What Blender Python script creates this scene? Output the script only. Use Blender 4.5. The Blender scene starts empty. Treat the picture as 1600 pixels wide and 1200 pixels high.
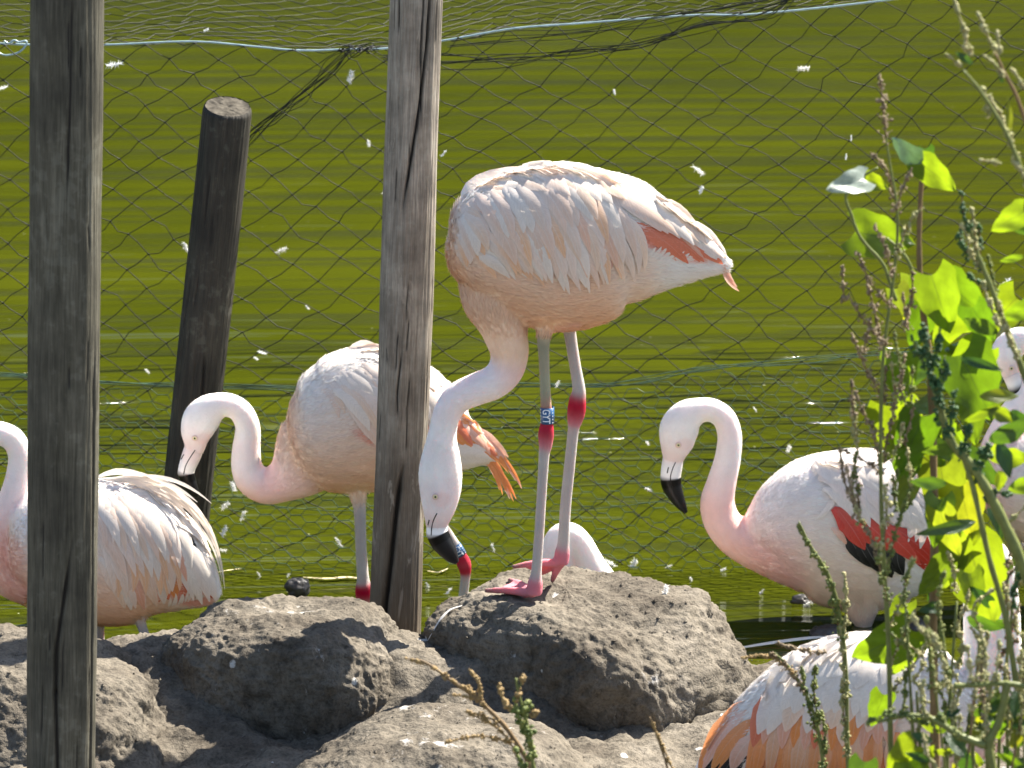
import bpy, bmesh, math, random
import numpy as np
from mathutils import Vector, Matrix, noise, kdtree
from mathutils.bvhtree import BVHTree

random.seed(7); np.random.seed(7)
scene = bpy.context.scene
C = scene.collection
R = math.radians

# ------------------------------------------------------------------ camera, sky, sun, exposure
F, PITCH, HC = 5950.0, R(13.0), 2.32            # focal length in photo pixels, tilt, height above water
cam = bpy.data.cameras.new('camera'); camo = bpy.data.objects.new('camera', cam); C.objects.link(camo)
camo.location = (0, 0, HC); camo.rotation_euler = (R(90) - PITCH, 0, 0)
cam.sensor_width = 36; cam.lens = 36 * F / 1600; cam.clip_end = 300; cam.clip_start = 0.1
cam.dof.use_dof = True; cam.dof.focus_distance = 7.25; cam.dof.aperture_fstop = 9
scene.camera = camo

SUN_AZ, SUN_EL = R(50), R(50)                    # azimuth from +Y towards +X
sunv = Vector((math.sin(SUN_AZ)*math.cos(SUN_EL), math.cos(SUN_AZ)*math.cos(SUN_EL), math.sin(SUN_EL)))
w = bpy.data.worlds.new('World'); scene.world = w; w.use_nodes = True
wn = w.node_tree; bg = wn.nodes['Background']
sky = wn.nodes.new('ShaderNodeTexSky'); sky.sky_type = 'NISHITA'; sky.sun_disc = False
sky.sun_elevation = SUN_EL; sky.sun_rotation = SUN_AZ
wn.links.new(sky.outputs[0], bg.inputs[0]); bg.inputs[1].default_value = 0.07
sl = bpy.data.lights.new('sun', 'SUN'); sl.energy = 5.0; sl.angle = R(0.53); sl.color = (1.0, 0.94, 0.84)
so = bpy.data.objects.new('sun', sl); C.objects.link(so)
so.rotation_euler = (-sunv).to_track_quat('-Z', 'Y').to_euler(); so.location = (6, 6, 9)
vs = scene.view_settings
vs.view_transform = 'Standard'; vs.look = 'None'; vs.gamma = 1; vs.exposure = 1.95; vs.use_curve_mapping = False

# ------------------------------------------------------------------ helpers
def ray(px, py):
    a = (px - 800) / F; b = (600 - py) / F
    return Vector((a, math.cos(PITCH) + b*math.sin(PITCH), -math.sin(PITCH) + b*math.cos(PITCH)))
def P(px, py, Y):                                # photo direction -> point standing at depth Y
    d = ray(px, py); return Vector((0, 0, HC)) + d * (Y / d.y)
def G(px, py, z):                                # photo direction -> point at height z
    d = ray(px, py); return Vector((0, 0, HC)) + d * ((z - HC) / d.z)
def mpp(py, Y): return Y / ray(800, py).y / F    # metres per photo pixel there

def tag(o, label=None, cat=None, group=None, kind=None):
    if label: o['label'] = label
    if cat: o['category'] = cat
    if group: o['group'] = group
    if kind: o['kind'] = kind
    return o
def empty(name, loc):
    o = bpy.data.objects.new(name, None); o.location = loc; o.empty_display_size = 0.05; C.objects.link(o)
    bpy.context.view_layer.update(); return o
def link(name, me, m=None, parent=None):
    o = bpy.data.objects.new(name, me); C.objects.link(o)
    if m and not me.materials: me.materials.append(m)
    if parent:
        o.parent = parent
        base = parent
        off = Vector(parent.location)
        while base.parent: base = base.parent; off = off + Vector(base.location)
        o.location = -off                        # meshes are built in world coordinates
    return o
def mesh(name, verts, faces, smooth=True):
    me = bpy.data.meshes.new(name)
    me.from_pydata([tuple(v) for v in verts], [], faces)
    if smooth: me.polygons.foreach_set('use_smooth', [True]*len(me.polygons))
    me.update(); return me
def setcol(me, cols, name='col'):
    a = me.color_attributes.new(name, 'FLOAT_COLOR', 'POINT')
    c = np.ones((len(me.vertices), 4), dtype=np.float32); c[:, :3] = np.asarray(cols)[:, :3]
    a.data.foreach_set('color', c.ravel())

class MB:                                        # collects several shapes into one mesh
    def __init__(s): s.v = []; s.f = []; s.c = []
    def add(s, v, f, col=None):
        b = len(s.v); s.v += [tuple(x) for x in v]; s.f += [tuple(i + b for i in q) for q in f]
        if col is not None: s.c += [col]*len(v)
    def build(s, name, m, parent=None, smooth=True):
        me = mesh(name, s.v, s.f, smooth)
        if s.c: setcol(me, s.c)
        return link(name, me, m, parent)

def catmull(pts, n):
    pts = np.array(pts, dtype=float); out = []
    p = np.vstack([2*pts[0]-pts[1], pts, 2*pts[-1]-pts[-2]])
    for i in range(1, len(p)-2):
        for k in range(n):
            t = k/n
            out.append(0.5*((2*p[i]) + (-p[i-1]+p[i+1])*t + (2*p[i-1]-5*p[i]+4*p[i+1]-p[i+2])*t*t + (-p[i-1]+3*p[i]-3*p[i+1]+p[i+2])*t**3))
    out.append(p[-2]); return np.array(out)

def tube(mb, pts, rad, sides=6, col=None, cap=True):
    pts = [Vector(p) for p in pts]; n = len(pts)
    if not hasattr(rad, '__len__'): rad = [rad]*n
    v = []; f = []
    prev = None
    for i, p in enumerate(pts):
        t = (pts[min(i+1, n-1)] - pts[max(i-1, 0)]).normalized()
        if prev is None:
            prev = t.orthogonal().normalized()
        nrm = (prev - t*prev.dot(t))
        nrm = nrm.normalized() if nrm.length > 1e-6 else t.orthogonal().normalized()
        prev = nrm; b = t.cross(nrm)
        for k in range(sides):
            a = 2*math.pi*k/sides
            v.append(p + (nrm*math.cos(a) + b*math.sin(a))*rad[i])
    for i in range(n-1):
        for k in range(sides):
            k2 = (k+1) % sides
            f.append((i*sides+k, i*sides+k2, (i+1)*sides+k2, (i+1)*sides+k))
    if cap:
        f.append(tuple(range(sides))[::-1]); f.append(tuple((n-1)*sides+k for k in range(sides)))
    mb.add(v, f, col)

# ------------------------------------------------------------------ materials
def newmat(name):
    m = bpy.data.materials.new(name); m.use_nodes = True
    nt = m.node_tree; return m, nt, nt.nodes['Principled BSDF'], nt.nodes['Material Output']
def N(nt, t, **kw):
    n = nt.nodes.new(t)
    for k, v in kw.items():
        if k.startswith('i_'): n.inputs[k[2:].replace('_', ' ')].default_value = v
        else: setattr(n, k, v)
    return n
def ramp(nt, src, stops):
    r = N(nt, 'ShaderNodeValToRGB'); el = r.color_ramp.elements
    while len(el) < len(stops): el.new(0.5)
    for e, (p, c) in zip(el, stops):
        e.position = p; e.color = (c[0], c[1], c[2], 1) if hasattr(c, '__len__') else (c, c, c, 1)
    nt.links.new(src, r.inputs[0]); return r
def mix(nt, fac, a, b, mode='MIX'):
    n = N(nt, 'ShaderNodeMix', data_type='RGBA', blend_type=mode)
    for sock, val in ((n.inputs[0], fac), (n.inputs[6], a), (n.inputs[7], b)):
        if hasattr(val, 'is_output'): nt.links.new(val, sock)
        elif hasattr(val, '__len__'): sock.default_value = (val[0], val[1], val[2], 1)
        else: sock.default_value = val
    return n.outputs[2]
def coords(nt, kind='Object', scale=(1, 1, 1), rot=(0, 0, 0)):
    t = N(nt, 'ShaderNodeTexCoord'); m = N(nt, 'ShaderNodeMapping')
    m.inputs['Scale'].default_value = scale; m.inputs['Rotation'].default_value = rot
    nt.links.new(t.outputs[kind], m.inputs[0]); return m.outputs[0]
def nz(nt, vec, scale, detail=4, rough=0.55, dist=0.0):
    n = N(nt, 'ShaderNodeTexNoise', i_Scale=scale, i_Detail=detail, i_Roughness=rough, i_Distortion=dist)
    nt.links.new(vec, n.inputs['Vector']); return n.outputs[0]
def bump(nt, h, strength, dist, prev=None):
    b = N(nt, 'ShaderNodeBump', i_Strength=strength, i_Distance=dist); nt.links.new(h, b.inputs['Height'])
    if prev: nt.links.new(prev, b.inputs['Normal'])
    return b.outputs[0]
def math_(nt, op, a, b=None):
    n = N(nt, 'ShaderNodeMath', operation=op)
    for s, v in zip(n.inputs, (a, b)):
        if v is None: continue
        if hasattr(v, 'is_output'): nt.links.new(v, s)
        else: s.default_value = v
    return n.outputs[0]

def mat_vcol(name, rough=0.6, spec=0.3, bscale=260, bstr=0.35, bdist=0.001, var=0.12):
    m, nt, p, o = newmat(name)
    a = N(nt, 'ShaderNodeAttribute', attribute_name='col')
    v = coords(nt, 'Object'); n = nz(nt, v, bscale, 4)
    n2 = nz(nt, v, 38, 3)
    lo = ramp(nt, n2, [(0.3, 1-var), (0.7, 1.0)])
    nt.links.new(mix(nt, 1.0, a.outputs[0], lo.outputs[0], 'MULTIPLY'), p.inputs['Base Color'])
    p.inputs['Roughness'].default_value = rough; p.inputs['Specular IOR Level'].default_value = spec
    nt.links.new(bump(nt, n, bstr, bdist), p.inputs['Normal'])
    return m
M = {}
M['skin'] = mat_vcol('plumage_base', 0.8, 0.1, 170, 0.5, 0.0022, 0.09)
ps = M['skin'].node_tree.nodes['Principled BSDF']; ps.inputs['Subsurface Weight'].default_value = 0.38; ps.inputs['Subsurface Radius'].default_value = (1.0, 0.62, 0.48); ps.inputs['Subsurface Scale'].default_value = 0.025
M['bill'] = mat_vcol('bill_horn', 0.42, 0.22, 120, 0.25, 0.0008, 0.1)

def mat_blade():
    m, nt, p, o = newmat('plumage_blade')
    a = N(nt, 'ShaderNodeAttribute', attribute_name='col')
    nt.links.new(a.outputs[0], p.inputs['Base Color']); p.inputs['Roughness'].default_value = 0.7
    p.inputs['Specular IOR Level'].default_value = 0.15
    t = N(nt, 'ShaderNodeBsdfTranslucent'); nt.links.new(a.outputs[0], t.inputs[0])
    ms = N(nt, 'ShaderNodeMixShader'); ms.inputs[0].default_value = 0.3
    nt.links.new(p.outputs[0], ms.inputs[1]); nt.links.new(t.outputs[0], ms.inputs[2]); nt.links.new(ms.outputs[0], o.inputs[0])
    return m
M['blade'] = mat_blade()

def mat_feather():
    m, nt, p, o = newmat('feather_vane')
    oi = N(nt, 'ShaderNodeObjectInfo')
    uv = N(nt, 'ShaderNodeTexCoord'); sx = N(nt, 'ShaderNodeSeparateXYZ'); nt.links.new(uv.outputs['UV'], sx.inputs[0])
    ab = math_(nt, 'ABSOLUTE', math_(nt, 'SUBTRACT', sx.outputs[1], 0.5))
    k = math_(nt, 'SUBTRACT', sx.outputs[0], math_(nt, 'MULTIPLY', ab, 0.28))      # barbs run obliquely
    cv = N(nt, 'ShaderNodeCombineXYZ'); nt.links.new(math_(nt, 'MULTIPLY', k, 60), cv.inputs[0])
    nt.links.new(math_(nt, 'MULTIPLY', ab, 3), cv.inputs[1]); nt.links.new(math_(nt, 'MULTIPLY', oi.outputs['Random'], 50), cv.inputs[2])
    n = nz(nt, cv.outputs[0], 1.0, 4)
    vr = ramp(nt, n, [(0.3, 0.84), (0.65, 1.0)])
    sc = N(nt, 'ShaderNodeSeparateColor'); nt.links.new(oi.outputs['Color'], sc.inputs[0]); pale = ramp(nt, sc.outputs[1], [(0.30, 0.06), (0.55, 0.55)]).outputs[0]
    root = mix(nt, pale, oi.outputs['Color'], (0.93, 0.87, 0.82))
    g = ramp(nt, sx.outputs[0], [(0.1, 0.0), (0.75, 1.0)])
    c = mix(nt, g.outputs[0], root, oi.outputs['Color'])
    edge = ramp(nt, ab, [(0.25, 0.0), (0.5, 0.6)])
    c = mix(nt, edge.outputs[0], c, mix(nt, pale, oi.outputs['Color'], (0.93, 0.88, 0.84)))
    sh = ramp(nt, ab, [(0.0, 0.9), (0.035, 0.0)])
    c = mix(nt, math_(nt, 'MULTIPLY', sh.outputs[0], math_(nt, 'ADD', pale, 0.1)), c, (0.9, 0.84, 0.78))
    c = mix(nt, 1.0, c, vr.outputs[0], 'MULTIPLY')
    nt.links.new(c, p.inputs['Base Color']); p.inputs['Roughness'].default_value = 0.55; p.inputs['Specular IOR Level'].default_value = 0.25
    nt.links.new(bump(nt, n, 0.3, 0.001), p.inputs['Normal'])
    t = N(nt, 'ShaderNodeBsdfTranslucent'); nt.links.new(c, t.inputs[0])
    ms = N(nt, 'ShaderNodeMixShader'); ms.inputs[0].default_value = 0.34
    nt.links.new(p.outputs[0], ms.inputs[1]); nt.links.new(t.outputs[0], ms.inputs[2]); nt.links.new(ms.outputs[0], o.inputs[0])
    return m
M['feather'] = mat_feather()

def mat_plain(name, col, rough=0.5, spec=0.4, metal=0.0, var=0.25, scale=60):
    m, nt, p, o = newmat(name)
    n = nz(nt, coords(nt, 'Object'), scale, 4)
    r = ramp(nt, n, [(0.3, [c*(1-var) for c in col]), (0.7, [min(1, c*(1+var*0.6)) for c in col])])
    nt.links.new(r.outputs[0], p.inputs['Base Color'])
    p.inputs['Roughness'].default_value = rough; p.inputs['Specular IOR Level'].default_value = spec; p.inputs['Metallic'].default_value = metal
    return m
M['net'] = mat_plain('net_cord', (0.005, 0.0065, 0.005), 0.55, 0.3)
M['wire'] = mat_plain('coated_wire', (0.055, 0.10, 0.055), 0.35, 0.6)
M['cable'] = mat_plain('support_cable', (0.30, 0.40, 0.42), 0.35, 0.5, 0.2)
M['band'] = mat_plain('band_plastic', (0.02, 0.09, 0.22), 0.35, 0.5)
M['print'] = mat_plain('band_print', (0.75, 0.78, 0.80), 0.5, 0.3, 0, 0.08)
M['eye'] = mat_plain('iris', (0.75, 0.66, 0.36), 0.15, 0.6)
M['pupil'] = mat_plain('pupil', (0.01, 0.01, 0.01), 0.1, 0.6)
M['down'] = mat_blade(); M['down'].name = 'loose_down'
M['stone'] = mat_plain('wet_stone', (0.055, 0.052, 0.05), 0.5, 0.4, 0, 0.5, 40)
M['straw'] = mat_plain('straw', (0.62, 0.52, 0.30), 0.6, 0.3)

def mat_leaf(name, col, tcol, tf=0.5, back=None):
    m, nt, p, o = newmat(name)
    v = coords(nt, 'UV'); n = nz(nt, v, 5, 4)
    oi = N(nt, 'ShaderNodeObjectInfo')
    r = ramp(nt, n, [(0.3, [c*0.75 for c in col]), (0.7, [c*1.15 for c in col])])
    tr = ramp(nt, n, [(0.3, [c*0.8 for c in tcol]), (0.7, [c*1.1 for c in tcol])])
    sx = N(nt, 'ShaderNodeSeparateXYZ'); nt.links.new(v, sx.inputs[0])
    ab = math_(nt, 'ABSOLUTE', math_(nt, 'SUBTRACT', sx.outputs[1], 0.5))
    k = math_(nt, 'SUBTRACT', sx.outputs[0], math_(nt, 'MULTIPLY', ab, 0.9))
    saw = math_(nt, 'PINGPONG', k, 0.085)
    vein = ramp(nt, saw, [(0.0, 1.0), (0.012, 0.0)])
    mid = ramp(nt, ab, [(0.0, 1.0), (0.022, 0.0)])
    vm = math_(nt, 'MAXIMUM', math_(nt, 'MULTIPLY', vein.outputs[0], 0.35), mid.outputs[0])
    c = mix(nt, vm, r.outputs[0], [c*0.6+0.06 for c in col]); tc = mix(nt, vm, tr.outputs[0], [x*0.55 for x in tcol])
    ov = ramp(nt, oi.outputs['Random'], [(0.0, (0.45, 0.62, 0.7)), (0.5, (0.9, 0.95, 1)), (1.0, (1.1, 1.0, 1))]); c = mix(nt, 1.0, c, ov.outputs[0], 'MULTIPLY'); tc = mix(nt, 1.0, tc, ov.outputs[0], 'MULTIPLY')
    nt.links.new(c, p.inputs['Base Color']); p.inputs['Roughness'].default_value = 0.38; p.inputs['Specular IOR Level'].default_value = 0.5
    nt.links.new(bump(nt, math_(nt, 'ADD', math_(nt, 'MULTIPLY', vm, -0.6), n), 0.4, 0.002), p.inputs['Normal'])
    t = N(nt, 'ShaderNodeBsdfTranslucent'); nt.links.new(tc, t.inputs[0])
    ms = N(nt, 'ShaderNodeMixShader'); ms.inputs[0].default_value = tf
    nt.links.new(p.outputs[0], ms.inputs[1]); nt.links.new(t.outputs[0], ms.inputs[2]); nt.links.new(ms.outputs[0], o.inputs[0])
    return m
M['leaf'] = mat_leaf('leaf_green', (0.050, 0.092, 0.014), (0.26, 0.37, 0.008), 0.6)
M['leaf_yellow'] = mat_leaf('leaf_yellowing', (0.09, 0.115, 0.014), (0.36, 0.40, 0.012), 0.55)
M['leaf_dark'] = mat_leaf('leaf_dark', (0.028, 0.066, 0.02), (0.10, 0.20, 0.008), 0.4)
M['leaf_sheen'] = mat_leaf('leaf_sheen', (0.30, 0.38, 0.32), (0.22, 0.30, 0.06), 0.25)  # sky and sun sheen on leaf tops, painted in as a pale base colour
M['stem'] = mat_plain('stem_green', (0.14, 0.16, 0.045), 0.5, 0.3)
M['stem_brown'] = mat_plain('stem_brown', (0.17, 0.11, 0.05), 0.6, 0.3)
def mat_seed(name, a, b, tf=0.25):
    m, nt, p, o = newmat(name)
    n = nz(nt, coords(nt, 'Object'), 90, 3)
    r = ramp(nt, n, [(0.35, a), (0.65, b)])
    nt.links.new(r.outputs[0], p.inputs['Base Color']); p.inputs['Roughness'].default_value = 0.6
    t = N(nt, 'ShaderNodeBsdfTranslucent'); nt.links.new(r.outputs[0], t.inputs[0])
    ms = N(nt, 'ShaderNodeMixShader'); ms.inputs[0].default_value = tf
    nt.links.new(p.outputs[0], ms.inputs[1]); nt.links.new(t.outputs[0], ms.inputs[2]); nt.links.new(ms.outputs[0], o.inputs[0])
    return m
M['seed_pale'] = mat_seed('seed_pale', (0.24, 0.25, 0.07), (0.52, 0.47, 0.24))
M['seed_green'] = mat_seed('seed_green', (0.06, 0.105, 0.015), (0.24, 0.26, 0.055))
M['seed_dark'] = mat_seed('seed_dark', (0.015, 0.055, 0.012), (0.04, 0.11, 0.02), 0.1)
M['seed_brown'] = mat_seed('seed_brown', (0.11, 0.075, 0.035), (0.42, 0.32, 0.19))
M['seed_tan'] = mat_seed('seed_tan', (0.25, 0.16, 0.05), (0.45, 0.31, 0.13))

def mat_wood(name, dark, light, lichen=0.2, stain=0.0):
    m, nt, p, o = newmat(name)
    v1 = coords(nt, 'UV', (16, 3.4, 1)); v2 = coords(nt, 'UV', (70, 9, 1)); v3 = coords(nt, 'Object')
    n1 = nz(nt, v1, 1.6, 5, 0.6, 0.4); n2 = nz(nt, v2, 1.5, 4, 0.6); n3 = nz(nt, v3, 7, 5, 0.65); n4 = nz(nt, v3, 55, 3)
    f = math_(nt, 'ADD', math_(nt, 'MULTIPLY', n1, 0.5), math_(nt, 'MULTIPLY', n2, 0.5))
    r = ramp(nt, f, [(0.34, dark), (0.5, [(a+b)/2 for a, b in zip(dark, light)]), (0.62, light)])
    pt = ramp(nt, n3, [(0.38, 0.55), (0.62, 1.08)])
    c = mix(nt, 1.0, r.outputs[0], pt.outputs[0], 'MULTIPLY')
    lm = ramp(nt, math_(nt, 'MULTIPLY', n3, n4), [(0.30, 0.0), (0.36, lichen)])
    c = mix(nt, lm.outputs[0], c, (0.30, 0.30, 0.25))
    n5 = nz(nt, coords(nt, 'UV', (9, 7, 1)), 1.0, 6, 0.7); sx = N(nt, 'ShaderNodeSeparateXYZ'); nt.links.new(coords(nt, 'UV'), sx.inputs[0])
    wet = ramp(nt, math_(nt, 'ADD', math_(nt, 'MULTIPLY', sx.outputs[1], 0.55), math_(nt, 'MULTIPLY', n5, 0.5)), [(0.40, stain), (0.72, 0.0)])
    c = mix(nt, wet.outputs[0], c, mix(nt, n2, (0.035, 0.025, 0.016), (0.13, 0.10, 0.065)))
    n6 = nz(nt, coords(nt, 'UV', (8, 5, 1)), 1.3, 5, 0.6, 0.6); pl = ramp(nt, n6, [(0.60, 0.0), (0.64, lichen*1.6)])
    c = mix(nt, pl.outputs[0], c, mix(nt, n2, [x*0.8 for x in light], [min(1, x*1.35) for x in light]))
    a = N(nt, 'ShaderNodeAttribute', attribute_name='crack')
    c = mix(nt, a.outputs[2], c, (0.012, 0.010, 0.008))
    nt.links.new(c, p.inputs['Base Color']); p.inputs['Roughness'].default_value = 0.72; p.inputs['Specular IOR Level'].default_value = 0.35
    b1 = bump(nt, n2, 0.6, 0.002); b2 = bump(nt, n1, 0.5, 0.004, b1)
    nt.links.new(b2, p.inputs['Normal']); return m
M['wood_grey'] = mat_wood('weathered_wood_grey', (0.034, 0.031, 0.019), (0.122, 0.112, 0.082), 0.10)
M['wood_pale'] = mat_wood('weathered_wood_pale', (0.155, 0.126, 0.096), (0.36, 0.318, 0.262), 0.25, 0.85)
M['wood_dark'] = mat_wood('weathered_wood_dark', (0.012, 0.010, 0.007), (0.050, 0.043, 0.030), 0.08)
M['wood_end'] = mat_plain('cut_wood_end', (0.075, 0.066, 0.052), 0.9, 0.1, 0, 0.7, 60)

def mat_mud():
    m, nt, p, o = newmat('dried_mud')
    g = N(nt, 'ShaderNodeNewGeometry'); v = g.outputs['Position']
    n1 = nz(nt, v, 5, 5, 0.6); n2 = nz(nt, v, 34, 6, 0.65); n3 = nz(nt, v, 170, 4, 0.6)
    r = ramp(nt, n1, [(0.3, (0.078, 0.064, 0.048)), (0.55, (0.146, 0.126, 0.098)), (0.75, (0.222, 0.194, 0.156))])
    s = ramp(nt, n2, [(0.32, 0.5), (0.5, 0.95), (0.7, 1.12)])
    c = mix(nt, 1.0, r.outputs[0], s.outputs[0], 'MULTIPLY')
    s3 = ramp(nt, n3, [(0.3, 0.6), (0.55, 1.05)]); c = mix(nt, 1.0, c, s3.outputs[0], 'MULTIPLY')
    mp = N(nt, 'ShaderNodeMapping'); mp.inputs['Scale'].default_value = (1, 1, 0.35); nt.links.new(v, mp.inputs[0])
    d1 = nz(nt, mp.outputs[0], 20, 5, 0.7); d2 = nz(nt, v, 3.1, 2)
    dm = ramp(nt, math_(nt, 'ADD', math_(nt, 'MULTIPLY', d1, 0.7), math_(nt, 'MULTIPLY', d2, 0.42)), [(0.675, 0.0), (0.74, 0.75)])
    c = mix(nt, dm.outputs[0], c, (0.50, 0.48, 0.45))
    vo = N(nt, 'ShaderNodeTexVoronoi', i_Scale=9.0); nt.links.new(v, vo.inputs['Vector'])
    sp = ramp(nt, math_(nt, 'ADD', vo.outputs['Distance'], math_(nt, 'MULTIPLY', n2, 0.18)), [(0.15, 0.8), (0.175, 0.0)])
    c = mix(nt, sp.outputs[0], c, (0.52, 0.51, 0.48))
    nt.links.new(c, p.inputs['Base Color']); p.inputs['Roughness'].default_value = 0.9; p.inputs['Specular IOR Level'].default_value = 0.15
    b1 = bump(nt, n2, 0.9, 0.010); b2 = bump(nt, n3, 0.8, 0.003, b1); nt.links.new(b2, p.inputs['Normal']); return m
M['mud'] = mat_mud()

def mat_water():
    m, nt, p, o = newmat('algae_water')
    v = coords(nt, 'Object', (1, 1, 1), (0, 0, R(-3)))
    def st(sx, sy, sc, d):
        mp = N(nt, 'ShaderNodeMapping'); mp.inputs['Scale'].default_value = (sx, sy, 1); nt.links.new(v, mp.inputs[0]); return nz(nt, mp.outputs[0], sc, d, 0.5, 0.25)
    a = st(0.30, 3.2, 1.0, 1); b = st(0.6, 6.8, 1.0, 1); c2 = st(2.2, 22, 1.0, 1)
    h = math_(nt, 'ADD', math_(nt, 'ADD', a, math_(nt, 'MULTIPLY', b, 0.55)), math_(nt, 'MULTIPLY', c2, 0.13))
    g = nz(nt, v, 0.22, 2); h = math_(nt, 'MULTIPLY', h, ramp(nt, g, [(0.30, 0.45), (0.65, 1.05)]).outputs[0])
    gl = ramp(nt, st(1.5, 13, 1.0, 0), [(0.52, 0.0), (0.62, 1.0)]).outputs[0]
    sy = N(nt, 'ShaderNodeSeparateXYZ'); nt.links.new(v, sy.inputs[0])
    wk = ramp(nt, math_(nt, 'MULTIPLY', sy.outputs[1], 0.05), [(0.43, 0.0), (0.475, 1.0), (0.505, 1.0), (0.55, 0.0)]).outputs[0]
    h = math_(nt, 'ADD', h, math_(nt, 'MULTIPLY', math_(nt, 'MULTIPLY', gl, wk), 0.85))
    n = bump(nt, h, 1.0, 0.060)
    cl = nz(nt, v, 0.8, 3)
    r = ramp(nt, cl, [(0.3, (0.033, 0.0400, 0.0018)), (0.7, (0.047, 0.0545, 0.0028))])
    sp = nz(nt, v, 55, 2, 0.5); sm = ramp(nt, sp, [(0.76, 0.0), (0.79, 0.7)])
    c = mix(nt, sm.outputs[0], r.outputs[0], (0.45, 0.45, 0.30))
    nt.links.new(c, p.inputs['Base Color']); p.inputs['Roughness'].default_value = 0.09; p.inputs['IOR'].default_value = 1.33
    nt.links.new(n, p.inputs['Normal']); return m
M['water'] = mat_water()
M['woods'] = mat_seed('woods_leaf', (0.012, 0.022, 0.006), (0.045, 0.07, 0.015), 0.2)

# ------------------------------------------------------------------ the setting: ground, water, far woods
def sstep(a, b, x):
    t = np.clip((x-a)/(b-a), 0, 1); return t*t*(3-2*t)
def ground_z(x, y):
    x = np.asarray(x, float); y = np.asarray(y, float)
    z = 0.105 + np.clip(6.35 - y, 0, 9)*0.115
    shore = 7.22 + 0.05*np.sin(3*x) - 0.25*sstep(0.25, 0.75, x)
    z = z + 0.115*np.exp(-((y-6.98)/0.17)**2)*sstep(0.62, 0.35, np.abs(x+0.33))
    z = z - 0.75*sstep(shore, shore + 0.75, y)
    z = z - 0.6*sstep(8, 12, y) + 2.2*sstep(28, 34, y)
    return z
xs = np.unique(np.concatenate([np.linspace(-70, -2, 24), np.linspace(-2, -1.1, 20), np.linspace(-1.1, 1.1, 320), np.linspace(1.1, 2, 20), np.linspace(2, 70, 24)]))
ys = np.unique(np.concatenate([np.linspace(-30, 4, 20), np.linspace(4, 6.1, 40), np.linspace(6.1, 7.6, 260), np.linspace(7.6, 9, 30), np.linspace(9, 90, 60)]))
X, Yg = np.meshgrid(xs, ys); Z = ground_z(X, Yg)
dense = (np.abs(X) < 1.3) & (Yg > 5.6) & (Yg < 7.7)
Xf, Yf, Zf = X.ravel().copy(), Yg.ravel().copy(), Z.ravel().copy()
for i in np.nonzero(dense.ravel())[0]:
    v = Vector((Xf[i], Yf[i], 0))
    Zf[i] += 0.035*noise.fractal(v*4, 0.9, 2, 3) + 0.010*noise.fractal(v*22+Vector((3, 1, 5)), 0.8, 2, 4) + 0.006*abs(noise.noise(v*75))
nx = len(xs); faces = [(j*nx+i, j*nx+i+1, (j+1)*nx+i+1, (j+1)*nx+i) for j in range(len(ys)-1) for i in range(nx-1)]
tag(link('ground', mesh('ground', np.stack([Xf, Yf, Zf], 1), faces), M['mud']), 'pale grey dried mud bank around the nest mounds', kind='structure')
tag(link('pond_water', mesh('pond_water', [(-70, 6.9, 0), (70, 6.9, 0), (70, 33, 0), (-70, 33, 0)], [(0, 1, 2, 3)]), M['water']), 'rippled olive green pond water', kind='structure')

def far_woods():
    mb = MB(); rnd = random.Random(3)
    # a closed uneven mass of foliage along the far bank, then leaf clumps in front of and above it
    n = 90; v = []; f = []
    for i in range(n+1):
        x = -60 + 120*i/n
        top = 20 + 3.5*noise.noise(Vector((x*0.11, 0, 0))) + 2.5*noise.noise(Vector((x*0.5, 4, 0)))
        for k in range(8):
            t = k/7
            v.append((x, 33.5 + 3.0*math.sin(t*2.2) + 1.6*noise.noise(Vector((x*0.3, t*5, 2))), top*t)); 
        for k in range(8):
            t = 1-k/7
            v.append((x, 42 - 2*math.sin(t*2), top*t*0.98 - 0.05))
    for i in range(n):
        for k in range(15):
            a = i*16+k; f.append((a, a+16, a+17, a+1))
    mb.add(v, f)
    for _ in range(9000):
        x = rnd.uniform(-60, 60); t = rnd.random()**0.7
        top = 20 + 3.5*noise.noise(Vector((x*0.11, 0, 0))) + 2.5*noise.noise(Vector((x*0.5, 4, 0)))
        c = Vector((x, 33.5 + 3*math.sin(t*2.2) + rnd.uniform(-1.4, 0.6), top*t + rnd.uniform(-0.3, 1.0)))
        a = Vector((rnd.gauss(0, 1), rnd.gauss(0, 1), rnd.gauss(0, 1))).normalized(); b = a.orthogonal().normalized(); s = rnd.uniform(0.3, 0.75)
        mb.add([c-a*s, c-b*s*0.6, c+a*s, c+b*s*0.6], [(0, 1, 2, 3)])
    tag(mb.build('far_woods', M['woods'], None, False), 'dense green wood along the far bank of the pond', 'woods', kind='stuff')
far_woods()

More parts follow.
